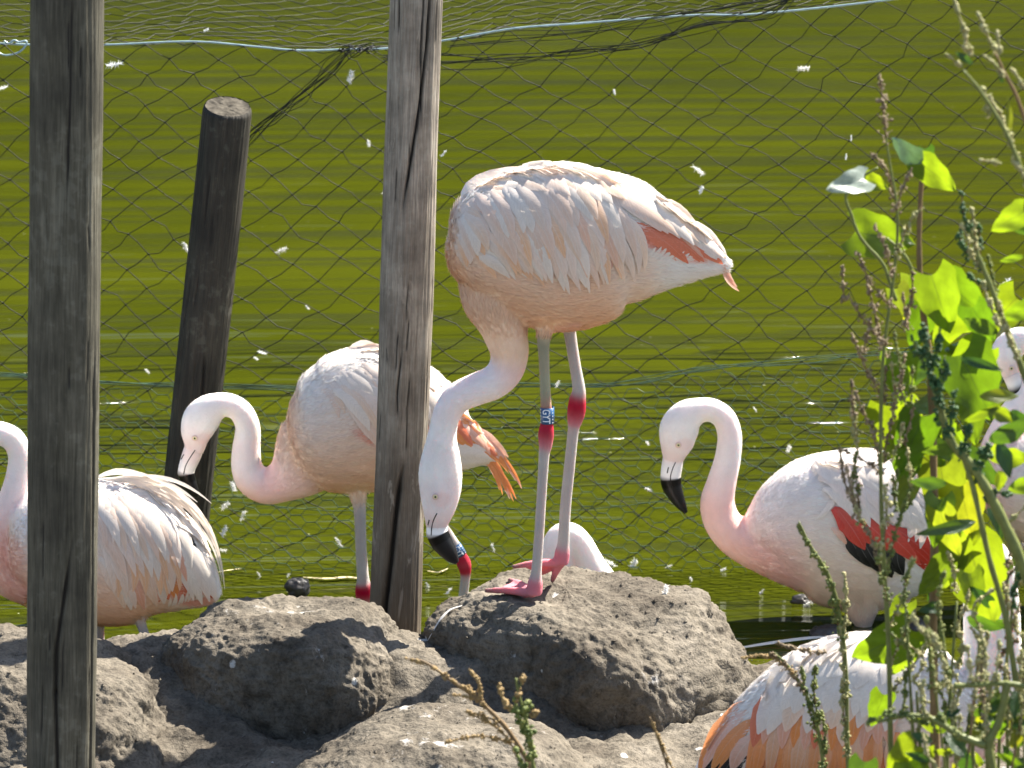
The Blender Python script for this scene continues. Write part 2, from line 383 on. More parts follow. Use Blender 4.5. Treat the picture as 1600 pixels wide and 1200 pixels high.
# ------------------------------------------------------------------ mud mounds
def mound(name, label, cx, cy, z0, a, b, h, rot=0.0, seed=0, ex=0.62, ev=0.6, amp=1.0, lean=(0, 0), nu=300, nv=110, flare=1.0):
    verts = []; off = Vector((seed*7.3, seed*3.1, seed*1.7)); cr, sr = math.cos(rot), math.sin(rot)
    def sp(t, e): return math.copysign(abs(t)**e, t)
    for j in range(nv+1):
        ph = (math.pi/2)*(1 - 1.35*j/nv)                      # from the crown to below the ground
        cph, sph = math.cos(ph), math.sin(ph)
        for i in range(nu):
            th = 2*math.pi*i/nu
            u = sp(math.cos(th), ex)*sp(max(cph, 0.0), ev); v = sp(math.sin(th), ex)*sp(max(cph, 0.0), ev); wv = sp(sph, ev)
            fl = 1 + flare*(0.16*max(0, -sph+0.35) + 0.10*(1-max(wv, 0)))
            x, y, z = u*a*fl + lean[0]*wv*h, v*b*fl + lean[1]*wv*h, wv*h
            q = Vector((x*cr - y*sr, x*sr + y*cr, z)); nrm = Vector((u/a, v/b, wv/h*0.9)).normalized()
            nrm = Vector((nrm.x*cr - nrm.y*sr, nrm.x*sr + nrm.y*cr, nrm.z))
            s = q + off
            side = 1 - max(nrm.z, 0)**2
            d = 0.028*noise.fractal(s*5.2, 0.9, 2, 3) + 0.010*(0.3+0.7*side)*noise.fractal(s*13, 0.75, 2, 5)
            d += -0.012*side*abs(noise.noise(Vector((s.x*16, s.y*16, s.z*5)))); r1 = noise.noise(s*30); d += -0.011*side*max(0, r1-0.25)*2 + 0.006*side*noise.fractal(Vector((s.x*60, s.y*60, s.z*26)), 0.7, 2, 4)
            d += 0.004*noise.noise(s*90)
            verts.append(Vector((cx, cy, z0)) + q + nrm*d*amp)
    faces = [(j*nu+i, (j+1)*nu+i, (j+1)*nu+(i+1) % nu, j*nu+(i+1) % nu) for j in range(nv) for i in range(nu)]
    me = mesh(name, verts, faces)
    root = link(name, me, M['mud']); tag(root, label, 'mound', 'mud mounds on the bank')
    root['_bvh'] = 0
    return root, BVHTree.FromPolygons([tuple(v) for v in verts], faces)
def px_mound(pxl, pxr, Y, **k):
    return (P((pxl+pxr)/2, 1000, Y).x, (pxr-pxl)/2*mpp(1000, Y))
big, bvh_big = mound('mud_mound', 'big steep-sided grey mud mound under the standing banded flamingo', P(915, 1000, 6.98).x+0.035, 7.03, 0.06, 0.275, 0.245, 0.232, R(-36), 1, ex=0.6, ev=0.50, lean=(-0.24, -0.20), flare=0.2, amp=1.15)
c1, a1 = px_mound(255, 648, 6.93)
mid, bvh_mid = mound('mud_mound', 'grey mud mound streaked with white droppings between two posts', c1, 6.93, 0.08, a1, 0.20, 0.208, R(-14), 2, ex=0.8, ev=0.52, lean=(-0.05, -0.12), flare=0.3, amp=1.0)
c2, a2 = px_mound(-120, 262, 6.72)
left, bvh_left = mound('mud_mound', 'rounded mud mound behind the foot of the thickest grey post', c2, 6.72, 0.06, a2, 0.26, 0.205, 0.0, 3, ex=0.8, ev=0.75, lean=(-0.2, 0.3))
c3, a3 = px_mound(470, 900, 6.40)
low, bvh_low = mound('mud_mound', 'low flat sunlit mud mound in front of the big one', c3, 6.38, 0.10, a3, 0.21, 0.135, -0.12, 4, ex=0.85, ev=0.8, amp=0.8)
for o_ in (big, mid, left, low): del o_['_bvh']

def ground_hit(px, py):
    o = Vector((0, 0, HC)); d = ray(px, py).normalized(); best = None
    for b in (bvh_big, bvh_mid, bvh_left, bvh_low):
        r = b.ray_cast(o, d)
        if r[0] is not None and (best is None or r[3] < best[2]): best = (r[0], r[1], r[3])
    if best: return best[0], best[1]
    p = o + d*7
    for _ in range(30):
        gz = float(ground_z(p.x, p.y)); p = o + d*((gz-HC)/d.z)
    return p, Vector((0, 0, 1))

# clods and crumbs lying on the mud (nobody could count them)
def crumbs():
    mb = MB(); rnd = random.Random(5)
    ico = [Vector(v) for v in ((1, 0, 0), (-1, 0, 0), (0, 1, 0), (0, -1, 0), (0, 0, 1), (0, 0, -1))]
    fc = [(0, 2, 4), (2, 1, 4), (1, 3, 4), (3, 0, 4), (2, 0, 5), (1, 2, 5), (3, 1, 5), (0, 3, 5)]
    n = 0
    while n < 1100:
        px, py = rnd.uniform(-60, 1250), rnd.uniform(890, 1230)
        p, nr = ground_hit(px, py)
        if p.y > 7.2 or p.z < 0.05 or (nr.z < 0.35 and rnd.random() < 0.7): continue
        s = 0.0013 + 0.0034*rnd.random()**4
        mb.add([p + nr*s*0.1 + Vector((v.x*s*rnd.uniform(.6, 1.5), v.y*s*rnd.uniform(.6, 1.5), v.z*s*rnd.uniform(.5, 1))) for v in ico], fc); n += 1
    tag(mb.build('mud_crumbs', M['mud'], None, False), 'loose mud crumbs and grit scattered over the mounds', 'crumbs', kind='stuff')
crumbs()

# ------------------------------------------------------------------ posts
def post(name, label, bot, top, r0, r1, m, cracks, seed, tilt=0.0, seg=176, rings=260):
    rc_ = random.Random(seed); cracks = list(cracks)
    for _ in range(16):
        t0 = rc_.uniform(0.05, 0.92); a0 = rc_.uniform(-85, 85); cracks.append(([(t0, a0), (t0+rc_.uniform(0.02, 0.07), a0+rc_.uniform(-4, 4))], rc_.uniform(0.0010, 0.0017), rc_.uniform(0.002, 0.004)))
    root = empty(name, bot)
    tag(root, label, 'post', 'wooden fence posts')
    axis = top - bot; Ln = axis.length; az = axis.normalized(); ax = Vector((1, 0, 0)) - az*az.x; ax.normalize(); ay = az.cross(ax)
    verts = []; crk = []; uvs = []
    off = Vector((seed*5.1, 0, seed*2.3))
    for j in range(rings+1):
        t = j/rings; r = r0 + (r1-r0)*t
        for i in range(seg):
            th = 2*math.pi*i/seg - math.pi
            d3 = Vector((math.sin(th), -math.cos(th), 0))
            q = Vector((d3.x*1.2, d3.y*1.2, t*Ln*0.9)) + off
            d = 0.0030*noise.noise(Vector((d3.x*.8, d3.y*.8, t*Ln*2.2))+off) + 0.0013*noise.fractal(Vector((d3.x*16, d3.y*16, t*Ln*3))+off, 0.8, 2, 3) + 0.0016*noise.noise(q*2.5)
            ck = 0.0
            for path, wdt, dep in cracks:
                if path[0][0] <= t <= path[-1][0]:
                    for (ta, aa), (tb, ab) in zip(path, path[1:]):
                        if ta <= t <= tb:
                            k = (t-ta)/(tb-ta); ca = R(aa + (ab-aa)*k) + 0.02*noise.noise(Vector((t*40, seed, 0)))
                            e = min(1, 6*min(t-path[0][0], path[-1][0]-t)/(path[-1][0]-path[0][0]))
                            s = (th-ca)*r/(wdt*(0.35+0.65*e)); g = math.exp(-s*s*1.3)*e; ck = max(ck, g); d -= dep*g*0.9
            rr = r + d
            edge = max(0, 1-(1-t)*Ln/0.012); rr -= 0.004*edge*edge
            up = tilt*(d3.y*r)*(1 if t > 0.97 else 0)*((t-0.97)/0.03 if t > 0.97 else 0)
            verts.append(bot + az*(t*Ln + up) + (ax*d3.x + ay*d3.y)*rr); crk.append(min(1, ck*1.25)); uvs.append((i/seg, t*Ln))
    faces = [(j*seg+i, j*seg+(i+1) % seg, (j+1)*seg+(i+1) % seg, (j+1)*seg+i) for j in range(rings) for i in range(seg)]
    me = mesh('shaft', verts, faces)
    setcol(me, [(c, c, c) for c in crk], 'crack')
    uvl = me.uv_layers.new(name='UVMap'); li = np.empty(len(me.loops), dtype=np.int32); me.loops.foreach_get('vertex_index', li)
    uvl.data.foreach_set('uv', np.array(uvs, dtype=np.float32)[li].ravel())
    link('shaft', me, m, root)
    # the sawn end
    last = verts[-seg:]; c = sum(last, Vector())/seg; v = [c - az*0.002]; f = []; nr = 8
    for k in range(1, nr+1):
        for i in range(seg):
            p = c.lerp(last[i], 0.995*k/nr); a = math.atan2((last[i]-c).y, (last[i]-c).x)
            v.append(p + az*(-0.0015 - 0.006*max(0, noise.noise(Vector((math.cos(a)*2.5*k/nr*2, math.sin(a)*5*k/nr, seed)))) + 0.0010*math.sin(k*2.6)))
    for i in range(seg): f.append((0, 1+i, 1+(i+1) % seg))
    for k in range(nr-1):
        for i in range(seg): f.append((1+k*seg+i, 1+(k+1)*seg+i, 1+(k+1)*seg+(i+1) % seg, 1+k*seg+(i+1) % seg))
    link('sawn_end', mesh('sawn_end', v, f), M['wood_end'], root)
    return root
def ext(p, q, t): return p + (q-p)*t
YL, YC, YS = 6.15, 7.33, 8.02
pb, pt_ = P(94.5, 1200, YL), P(106, 0, YL)
post('wooden_post', 'thickest weathered grey post, standing closest to the rounded mound at its foot', ext(pb, pt_, -0.16), ext(pb, pt_, 1.22), 0.0580, 0.0585, M['wood_grey'],
     [([(0.0, 4), (0.115, 2), (0.20, -3), (0.245, -2), (0.36, 27)], 0.0035, 0.008), ([(0.66, 8), (0.76, 12), (0.86, 13)], 0.0022, 0.005), ([(0.0, 62), (0.3, 66), (0.56, 64)], 0.0026, 0.006), ([(0.86, -20), (0.97, -18)], 0.002, 0.004), ([(0.3, -30), (0.37, -28)], 0.0018, 0.004)], 1)
pb, pt_ = P(618, 950, YC), P(651, 0, YC)
def tc(y): return (1200-y)/0 if False else (0.12 + 0.76*(950-y)/950)     # photo row on this post -> fraction of its length
post('wooden_post', 'pale cracked post standing behind the head of the banded flamingo', ext(pb, pt_, -0.16), ext(pb, pt_, 1.16), 0.0520, 0.0505, M['wood_pale'],
     [([(tc(1000), -28), (tc(937), -24), (tc(864), -14), (tc(768), -3), (tc(700), 8)], 0.0062, 0.016), ([(tc(640), -8), (tc(600), -12), (tc(530), -5)], 0.0018, 0.005), ([(tc(700), 14), (tc(620), 11), (tc(560), 17)], 0.0012, 0.003),
      ([(tc(330), -10), (tc(310), -14), (tc(260), -4), (tc(163), 15), (tc(75), 28), (tc(-60), 36)], 0.0034, 0.010), ([(tc(200), 22), (tc(60), 14), (tc(-60), 20)], 0.002, 0.005)], 2)
pb, pt_ = P(284, 860, YS), P(356, 166, YS)
post('wooden_post', 'short dark leaning post with a sawn top beside the netting', ext(pb, pt_, -0.35), pt_, 0.0520, 0.0520, M['wood_dark'],
     [([(0.32, 16), (0.42, 10), (0.5, 18), (0.62, 8)], 0.0030, 0.008), ([(0.8, -25), (0.9, -22)], 0.002, 0.004)], 3, tilt=0.26)

# ------------------------------------------------------------------ netting, cable and wire mesh
YN = 8.24
CAB = [(-160, 62), (0, 68), (60, 70), (165, 70), (300, 65), (400, 73), (470, 79), (545, 77), (600, 76), (690, 64), (800, 45), (900, 37), (1080, 24), (1180, 22), (1380, 1), (1600, -30), (1800, -62)]
cabp = [P(x, y, YN) for x, y in CAB]
def cable_z(x): return float(np.interp(x, [p.x for p in cabp], [p.z for p in cabp]))
mb = MB(); cc = [Vector(p) for p in catmull([tuple(p) for p in cabp], 8)]
tube(mb, cc, 0.0026, 6)
cab = mb.build('support_cable', M['cable']); tag(cab, 'pale grey-blue cable holding up the bird netting', 'cable')
mb = MB(); hook = [P(x, y, YN-0.004) for x, y in ((-6, 80), (6, 86), (20, 85), (32, 80), (41, 70), (40, 64), (30, 66), (22, 63), (14, 68), (6, 64))]
tube(mb, [Vector(p) for p in catmull([tuple(p) for p in hook], 5)], 0.0024, 6); mb.build('wire_twist', M['cable'], cab)

net = empty('bird_netting', (0, YN, 0)); tag(net, 'dark knotted bird netting hanging from the cable down to the water', 'netting')
DW, DH = 0.100, 0.030
KNOT = P(545, 77, YN)
def warp(p, k=1.0):
    s = Vector((p.x*2.3, p.z*2.3, p.y*0.7))
    q = p + Vector((0.022*noise.noise(s) + 0.007*noise.noise(s*4), 0.020*noise.noise(s+Vector((7, 3, 1))), 0.020*noise.noise(s+Vector((1, 9, 4))) + 0.006*noise.noise(s*4.5)))*k
    return q
def knotpull(q):
    d = q - KNOT; r = math.hypot(d.x*1.1, d.z*0.8)
    g = 0.55*math.exp(-(r/0.10)**2) + 0.16*math.exp(-(r/0.30)**2)
    return q - Vector((d.x*g, 0, d.z*g*0.8))
def strand(mb, a, b, rad, rnd, sag=0.0042):
    m = (a+b)/2 + Vector((rnd.gauss(0, sag), rnd.gauss(0, sag*0.6), rnd.gauss(0, sag)-sag*0.4))
    tube(mb, [a, m, b], rad, 4, None, False)
def diamond(nodes, mb, rad, rnd, skip=0.0):
    J = len(nodes)
    for j in range(J-1):
        for i in range(len(nodes[j])):
            for di in ((0, -1) if j % 2 == 0 else (0, 1)):
                k = i+di
                if 0 <= k < len(nodes[j+1]): strand(mb, nodes[j][i], nodes[j+1][k], rad, rnd)
    for row in nodes:
        for p in row:
            s = rad*2.4
            mb.add([p+Vector((s, 0, 0)), p+Vector((0, s, 0)), p-Vector((s, 0, 0)), p-Vector((0, s, 0)), p+Vector((0, 0, s)), p-Vector((0, 0, s))],
                   [(0, 1, 4), (1, 2, 4), (2, 3, 4), (3, 0, 4), (1, 0, 5), (2, 1, 5), (3, 2, 5), (0, 3, 5)])
rnd = random.Random(11)
mb = MB(); NX = 36
rows = 33; nodes = []
for j in range(rows+1):
    row = []
    for i in range(NX):
        x = (i - NX/2 + (0.5 if j % 2 else 0))*DW; t = j/rows
        zt = cable_z(x); z = zt + (-0.03-zt)*t
        p = Vector((x + 0.10*t*math.sin(x*2.1), YN + 0.03*math.sin(t*3.1+x), z))
        if j > 0: p = warp(p, 1.7*min(1, j/3))
        row.append(knotpull(p))
    nodes.append(row)
diamond(nodes, mb, 0.00118, rnd); mb.build('hanging_net', M['net'], net)
mb = MB(); nodes2 = [nodes[0]]
for j in range(1, 40):
    row = []
    for i in range(NX):
        x = (i - NX/2 + (0.5 if j % 2 else 0))*DW
        y = YN + j*0.055; z = cable_z(x) - 0.05*math.sin(min(1, j/30)*math.pi) + 0.002*j
        p = warp(Vector((x, y, z)), min(1, j/3)*0.9); row.append(p)
    nodes2.append(row)
diamond(nodes2, mb, 0.0010, rnd); mb.build('roof_net', M['net'], net)
# folds where the net is bunched up
def bundle(pts, n, spread, name, y0):
    mb = MB()
    for k in range(n):
        o = [(rnd.gauss(0, spread), rnd.gauss(0, spread)) for _ in pts]
        q = [P(x + o[i][0]*(1 if 0 < i else 0.3), y + o[i][1]*(1 if 0 < i else 0.3), y0 + rnd.uniform(-0.02, 0.02)) for i, (x, y) in enumerate(pts)]
        tube(mb, [Vector(p) for p in catmull([tuple(p) for p in q], 5)], 0.0010, 4, None, False)
    mb.build(name, M['net'], net)
bundle([(545, 78), (515, 108), (470, 150), (430, 178), (390, 215), (375, 250)], 9, 6, 'net_fold', YN-0.02)
bundle([(530, 78), (545, 74), (560, 80), (575, 76), (590, 80)], 10, 5, 'net_knot', YN-0.012)
bundle([(1245, -10), (1190, 18), (1100, 42), (1000, 72), (900, 84), (800, 92), (690, 95), (600, 88)], 8, 6, 'net_fold', YN-0.02)
bundle([(1200, 0), (1120, 18), (1020, 28), (900, 50), (790, 55), (700, 70)], 5, 6, 'net_fold', YN-0.015)

# hexagonal wire mesh along the water
wf = empty('wire_mesh_fence', (0, YN-0.05, 0)); tag(wf, 'low green hexagonal wire mesh fence standing in the water', 'fence')
TOPW = [(-200, 585), (0, 588), (160, 597), (300, 600), (430, 607), (560, 615), (700, 605), (830, 600), (930, 602), (1010, 592), (1100, 576), (1250, 562), (1400, 548), (1600, 540), (1800, 535)]
tw = [P(x, y, YN-0.05) for x, y in TOPW]
def top_z(x): return float(np.interp(x, [p.x for p in tw], [p.z for p in tw]))
mb = MB(); HXW, nr = 0.0335, 26
def hv(i, j, s):                                              # left/right ends of the twisted joints
    zt = top_z(i*HXW); z = zt*(j/nr) - 0.02
    x = i*HXW + s*HXW*0.30
    p = Vector((x, YN-0.05, z)); sv = Vector((x*3, z*3, 5))
    return p + Vector((0.022*noise.noise(sv)+0.007*noise.noise(sv*5), 0.03*noise.noise(sv+Vector((4, 4, 4))), 0.018*noise.noise(sv+Vector((8, 1, 2)))+0.005*noise.noise(sv*5)))
NI = 44
for j in range(nr+1):
    for i in range(-NI, NI+1):
        if (i+j) % 2: continue
        a, b = hv(i, j, -1), hv(i, j, 1)
        tube(mb, [a, b], 0.0013, 4, None, False)
        if j < nr:
            tube(mb, [b, hv(i+1, j+1, -1)], 0.0010, 4, None, False); tube(mb, [a, hv(i-1, j+1, 1)], 0.0010, 4, None, False)
mb.build('wire_mesh', M['wire'], wf)
mb = MB()
for k in range(5):
    q = [p + Vector((0, rnd.uniform(-.01, .01), rnd.gauss(0, 0.0045))) for p in tw]
    tube(mb, [Vector(p) for p in catmull([tuple(p) for p in q], 6)], 0.0012, 4, None, False)
mb.build('top_wires', M['wire'], wf)
mb = MB()
q = [P(x, y+rnd.uniform(-4, 4), YN-0.055) for x, y in ((-150, 790), (100, 792), (330, 780), (520, 795), (700, 790), (860, 800), (1000, 790), (1100, 775), (1300, 760), (1700, 750))]
tube(mb, [Vector(p) for p in catmull([tuple(p) for p in q], 6)], 0.0010, 4, None, False); mb.build('tie_wire', M['wire'], wf)

# ------------------------------------------------------------------ flamingos
K = dict(white=(0.90, 0.85, 0.81), neck=(0.90, 0.81, 0.78), jmid=(0.47, 0.20, 0.22), pink=(0.87, 0.60, 0.54), peach=(0.90, 0.61, 0.41), blush=(0.83, 0.52, 0.44), coral=(0.82, 0.26, 0.15),
         red=(0.68, 0.055, 0.035), black=(0.012, 0.012, 0.013), legu=(0.31, 0.285, 0.20), legl=(0.40, 0.37, 0.35), joint=(0.36, 0.042, 0.06), foot=(0.48, 0.17, 0.20), claw=(0.10, 0.09, 0.09),
         face=(0.85, 0.70, 0.66), orange=(0.88, 0.36, 0.12), salmon=(0.86, 0.50, 0.38), shell=(0.90, 0.72, 0.59))
def col(c): return np.array(K[c] if isinstance(c, str) else c)

class Loft:
    """a closed tube with elliptical rings; control = (px, py, r_px, lateral ratio, colour over, colour under, depth offset)"""
    def __init__(s, ctrl, Y, n=7, seg=26):
        rows = []
        for c in ctrl:
            px, py, r, lr = c[:4]; ca = col(c[4]); cb = col(c[5] if len(c) > 5 and c[5] else c[4]); dy = c[6] if len(c) > 6 else 0.0
            p = P(px, py, Y); p.y += dy
            k = mpp(py, Y); rows.append([p.x, p.y, p.z, r*k, r*k*lr, *ca, *cb])
        q = catmull(rows, n); q[:, 3:5] = np.maximum(q[:, 3:5], 0.001)
        s.v = []; s.nrm = []; s.tan = []; s.col = []; s.f = []; m = len(q)
        for i in range(m):
            t = Vector(q[min(i+1, m-1), :3] - q[max(i-1, 0), :3]).normalized()
            L = Vector((0, 1, 0)); L = (L - t*L.dot(t)); L = L.normalized() if L.length > 0.2 else Vector((1, 0, 0)); U = L.cross(t)
            if U.z < 0 or (abs(U.z) < 0.02 and U.x < 0): pass
            for k in range(seg):
                a = 2*math.pi*k/seg; d = U*math.cos(a)*q[i, 3] + L*math.sin(a)*q[i, 4]
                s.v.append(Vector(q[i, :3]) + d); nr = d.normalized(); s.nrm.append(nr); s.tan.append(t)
                wz = 0.5 + 0.5*nr.z; s.col.append(q[i, 8:11]*(1-wz) + q[i, 5:8]*wz)  # under colour on bellies: plumage tint plus painted warm ground bounce
        for i in range(m-1):
            for k in range(seg):
                s.f.append((i*seg+k, i*seg+(k+1) % seg, (i+1)*seg+(k+1) % seg, (i+1)*seg+k))
        s.f.append(tuple(range(seg))[::-1]); s.f.append(tuple((m-1)*seg+k for k in range(seg)))

class Bird:
    def __init__(b, label, Y, lofts, base, voxel=0.004, patches=(), blades=22000, bodylen=0.0115, seed=1, smooth=3, extra=()):
        b.Y = Y; b.root = empty('flamingo', base); tag(b.root, label, 'flamingo', 'flamingos at the pond edge')
        L = [Loft(c, Y) for c in lofts]; L += list(extra)
        vs = []; fs = []
        for l in L:
            k = len(vs); vs += l.v; fs += [tuple(i+k for i in q) for q in l.f]
        me0 = mesh('tmp', vs, fs); o = bpy.data.objects.new('tmp', me0); C.objects.link(o)
        md = o.modifiers.new('r', 'REMESH'); md.mode = 'VOXEL'; md.voxel_size = voxel; md.adaptivity = 0
        ms = o.modifiers.new('s', 'SMOOTH'); ms.factor = 0.5; ms.iterations = smooth
        dg = bpy.context.evaluated_depsgraph_get(); me = bpy.data.meshes.new_from_object(o.evaluated_get(dg))
        bpy.data.objects.remove(o); me.name = 'body'
        nv = len(me.vertices); co = np.empty(nv*3, dtype=np.float32); me.vertices.foreach_get('co', co); co = co.reshape(-1, 3)
        nn = np.empty(nv*3, dtype=np.float32); me.vertices.foreach_get('normal', nn); nn = nn.reshape(-1, 3)
        tot = sum(len(l.v) for l in L); kd = kdtree.KDTree(tot); SC = []; ST = []
        for l in L:
            for v, c, t in zip(l.v, l.col, l.tan):
                kd.insert(v, len(SC)); SC.append(c); ST.append(t)
        kd.balance(); SC = np.array(SC); ST = np.array([tuple(t) for t in ST])
        cols = np.empty((nv, 3)); flow = np.empty((nv, 3))
        for i in range(nv):
            r = kd.find_n(Vector(co[i]), 5); idx = [x[1] for x in r]; wt = np.array([1/(x[2]+0.0015)**2 for x in r]); wt /= wt.sum()
            cols[i] = wt @ SC[idx]; flow[i] = wt @ ST[idx]
        u, v = b.uvpx(co)
        for (px, py, rx, ry, ang, c, st) in patches:
            ca, sa = math.cos(R(ang)), math.sin(R(ang)); dx, dy = u-px, v-py
            e = ((dx*ca+dy*sa)/rx)**2 + ((-dx*sa+dy*ca)/ry)**2; g = np.clip(1.6*(1-e), 0, 1)*st
            cols = cols*(1-g[:, None]) + col(c)*g[:, None]
        setcol(me, cols); me.polygons.foreach_set('use_smooth', [True]*len(me.polygons)); me.update()
        me.materials.clear(); b.body = link('body', me, M['skin'], b.root)
        polys = [tuple(p.vertices) for p in me.polygons]
        b.bvh = BVHTree.FromPolygons([tuple(x) for x in co], polys)
        b.co, b.nn, b.cols, b.flow = co, nn, cols, flow
        b.rnd = random.Random(seed)
        b.plumage(int(blades*1.9), bodylen, polys, seed)
    def uvpx(b, co):                                          # bird-plane coordinates, measured in photo pixels
        k = np.array(co, dtype=float); x, z = k[:, 0], k[:, 2] - HC; y = b.Y
        dep = y*math.cos(PITCH) - z*math.sin(PITCH); upc = y*math.sin(PITCH) + z*math.cos(PITCH)
        return 800 + F*x/dep, 600 - F*upc/dep
    def plumage(b, n, bodylen, polys, seed):
        rs = np.random.RandomState(seed); P4 = np.array([p[:4] if len(p) >= 4 else (p[0], p[1], p[2], p[2]) for p in polys])
        a, bb, c, d = (b.co[P4[:, k]] for k in range(4)); area = np.linalg.norm(np.cross(c-a, d-bb), axis=1)
        sat = b.cols[P4[:, 0]]; 
        isleg = ((sat[:, 0] < 0.62) | (sat[:, 2] < 0.05) | (sat[:, 1] < 0.3)).astype(float)
        thick = b.local_r[P4[:, 0]] if hasattr(b, 'local_r') else None
        area = area*(1-isleg); idx = rs.choice(len(P4), n, p=area/area.sum())
        s, t = rs.rand(n, 1), rs.rand(n, 1)
        A, B, Cc, D = (b.co[P4[idx, k]] for k in range(4)); p = (A*(1-s)+B*s)*(1-t) + (D*(1-s)+Cc*s)*t
        nr = b.nn[P4[idx, 0]]; fl = b.flow[P4[idx, 0]] + rs.normal(0, 0.16, (n, 3)); fl -= nr*np.sum(fl*nr, 1, keepdims=True); fl /= np.linalg.norm(fl, axis=1, keepdims=True)+1e-9
        cl = b.cols[P4[idx, 0]]*(1 + rs.normal(0, 0.035, (n, 1))); cl = np.clip(cl, 0, 0.9)
        # size follows how far the tube radius is: short on head and neck, long on the body
        u, v = b.uvpx(p); big = np.clip(b.sizefn(u, v), 0, 1)[:, None]
        ln = (0.0045 + (bodylen-0.0045)*big)*rs.uniform(0.7, 1.3, (n, 1)); wd = np.full_like(ln, 0.00030) + 0.0004*big + 0.0011*big*(rs.rand(n, 1) > 0.72); ln = ln*(1+0.3*big)
        sd = np.cross(nr, fl); lift = ln*rs.uniform(0.03, 0.30, (n, 1))
        v0 = p - nr*0.0006; v1 = p + fl*ln*0.5 + sd*wd + nr*(lift*0.55+0.0004); v2 = p + fl*ln + nr*lift; v3 = p + fl*ln*0.5 - sd*wd + nr*(lift*0.55+0.0004)
        V = np.stack([v0, v3, v2, v1], 1).reshape(-1, 3); Fc = np.arange(4*n).reshape(-1, 4)
        me = bpy.data.meshes.new('plumage'); me.vertices.add(4*n); me.vertices.foreach_set('co', V.ravel().astype(np.float32))
        me.loops.add(4*n); me.loops.foreach_set('vertex_index', Fc.ravel().astype(np.int32)); me.polygons.add(n)
        me.polygons.foreach_set('loop_start', np.arange(0, 4*n, 4).astype(np.int32))
        me.update(calc_edges=True); me.validate()
        nv4 = np.repeat(nr, 4, 0) + rs.normal(0, 0.10, (4*n, 3)); nv4 /= np.linalg.norm(nv4, axis=1, keepdims=True); b._nv4 = nv4
        setcol(me, np.repeat(cl, 4, 0)); me.polygons.foreach_set('use_smooth', [True]*len(me.polygons))
        me.normals_split_custom_set_from_vertices([tuple(q) for q in nv4])
        tag(link('plumage', me, M['blade'], b.root), kind='stuff')
    def sizefn(b, u, v): return np.ones_like(u)
    def drape(b, px, py, lift, dflt=0.0):
        q = P(px, py, b.Y); r = b.bvh.ray_cast(Vector((q.x, b.Y-0.6, q.z)), Vector((0, 1, 0)), 1.2)
        if r[0] is None:
            m = b.bvh.find_nearest(q)
            if m[0] is not None and (m[0]-q).length < 0.03:
                y = m[0].y; 
                return Vector((q.x, min(y, b.Y+0.01)-lift*0.5-dflt, q.z)), Vector((0, -1, 0))
            return Vector((q.x, b.Y-lift-dflt, q.z)), Vector((0, -1, 0))
        nr = r[1] if r[1].y < 0 else -r[1]
        lf = lift*max(0.22, min(1, -1.25*nr.y))
        nr = (nr + Vector((0, -0.35, 0))).normalized()
        return r[0] + nr*lf, nr
    def wing(b, pxc, pyc, rx, ry, ang, c, name='wing'):
        mb = MB(); ca, sa = math.cos(R(ang)), math.sin(R(ang)); v = []; f = []; NR, NS = 8, 28
        for k in range(NR+1):
            for i in range(NS):
                a = 2*math.pi*i/NS; x, y = rx*k/NR*math.cos(a), ry*k/NR*math.sin(a)
                p, nr = b.drape(pxc + x*ca - y*sa, pyc + x*sa + y*ca, 0.0016*(1-(k/NR)**2) - 0.0008); v.append(p)
        for k in range(NR):
            for i in range(NS): f.append((k*NS+i, (k+1)*NS+i, (k+1)*NS+(i+1) % NS, k*NS+(i+1) % NS))
        mb.add(v, f, tuple(col(c))); b.w = mb.build(name, M['skin'], b.root); b.nf = 0; return b.w
    def feather(b, x0, y0, x1, y1, bulge, w, c, lift=0.004, lift1=0.006, cup=0.10, tipw=0.30, parent=None, free=0.0, ns=9):
        lift, lift1 = lift*0.36, lift1*0.5; dx, dy = x1-x0, y1-y0; L = math.hypot(dx, dy) or 1; nxp, nyp = -dy/L, dx/L; k = mpp(y0, b.Y); us = (-1, -0.5, 0, 0.5, 1); v = []; uv = []
        pts = [(x0 + dx*t + nxp*bulge*4*t*(1-t), y0 + dy*t + nyp*bulge*4*t*(1-t)) for t in [i/ns for i in range(ns+1)]]
        jag = b.rnd
        for i, (cx, cy) in enumerate(pts):
            t = i/ns; a, q = pts[max(i-1, 0)], pts[min(i+1, ns)]; tx, ty = q[0]-a[0], q[1]-a[1]; tl = math.hypot(tx, ty) or 1; px_, py_ = -ty/tl, tx/tl
            wd = w*0.5*(0.32+0.68*min(1, t/0.45))*max(0.03, (1-max(0, (t-tipw)/(1-tipw))**2.2))**0.75*jag.uniform(0.93, 1.07)
            base, nr = b.drape(cx, cy, lift + lift1*t, free*t)
            for u in us:
                sx, sy = cx + px_*wd*u, cy + py_*wd*u; q0 = P(sx, sy, b.Y)
                if t > 0.0:
                    p, n2 = b.drape(sx, sy, lift + lift1*t, free*t)
                    if abs(p.y-base.y) > 0.02: p = Vector((q0.x, base.y, q0.z))
                else: p = Vector((q0.x, base.y, q0.z))
                p = p + nr*(wd*k*cup*(1-u*u)) ; v.append(p); uv.append((t, 0.5+0.5*u))
        n5 = len(us); f = [(i*n5+j, i*n5+j+1, (i+1)*n5+j+1, (i+1)*n5+j) for i in range(ns) for j in range(n5-1)]
        me = mesh('feather', v, f); ul = me.uv_layers.new(name='UVMap'); li = np.empty(len(me.loops), dtype=np.int32); me.loops.foreach_get('vertex_index', li)
        ul.data.foreach_set('uv', np.array(uv, dtype=np.float32)[li].ravel())
        o = link('feather', me, M['feather'], parent or b.w); cv = np.clip(col(c)*np.array([1.0, 0.945, 0.87]), 0, 1); o.color = (*cv, 1); b.nf += 1
        return o
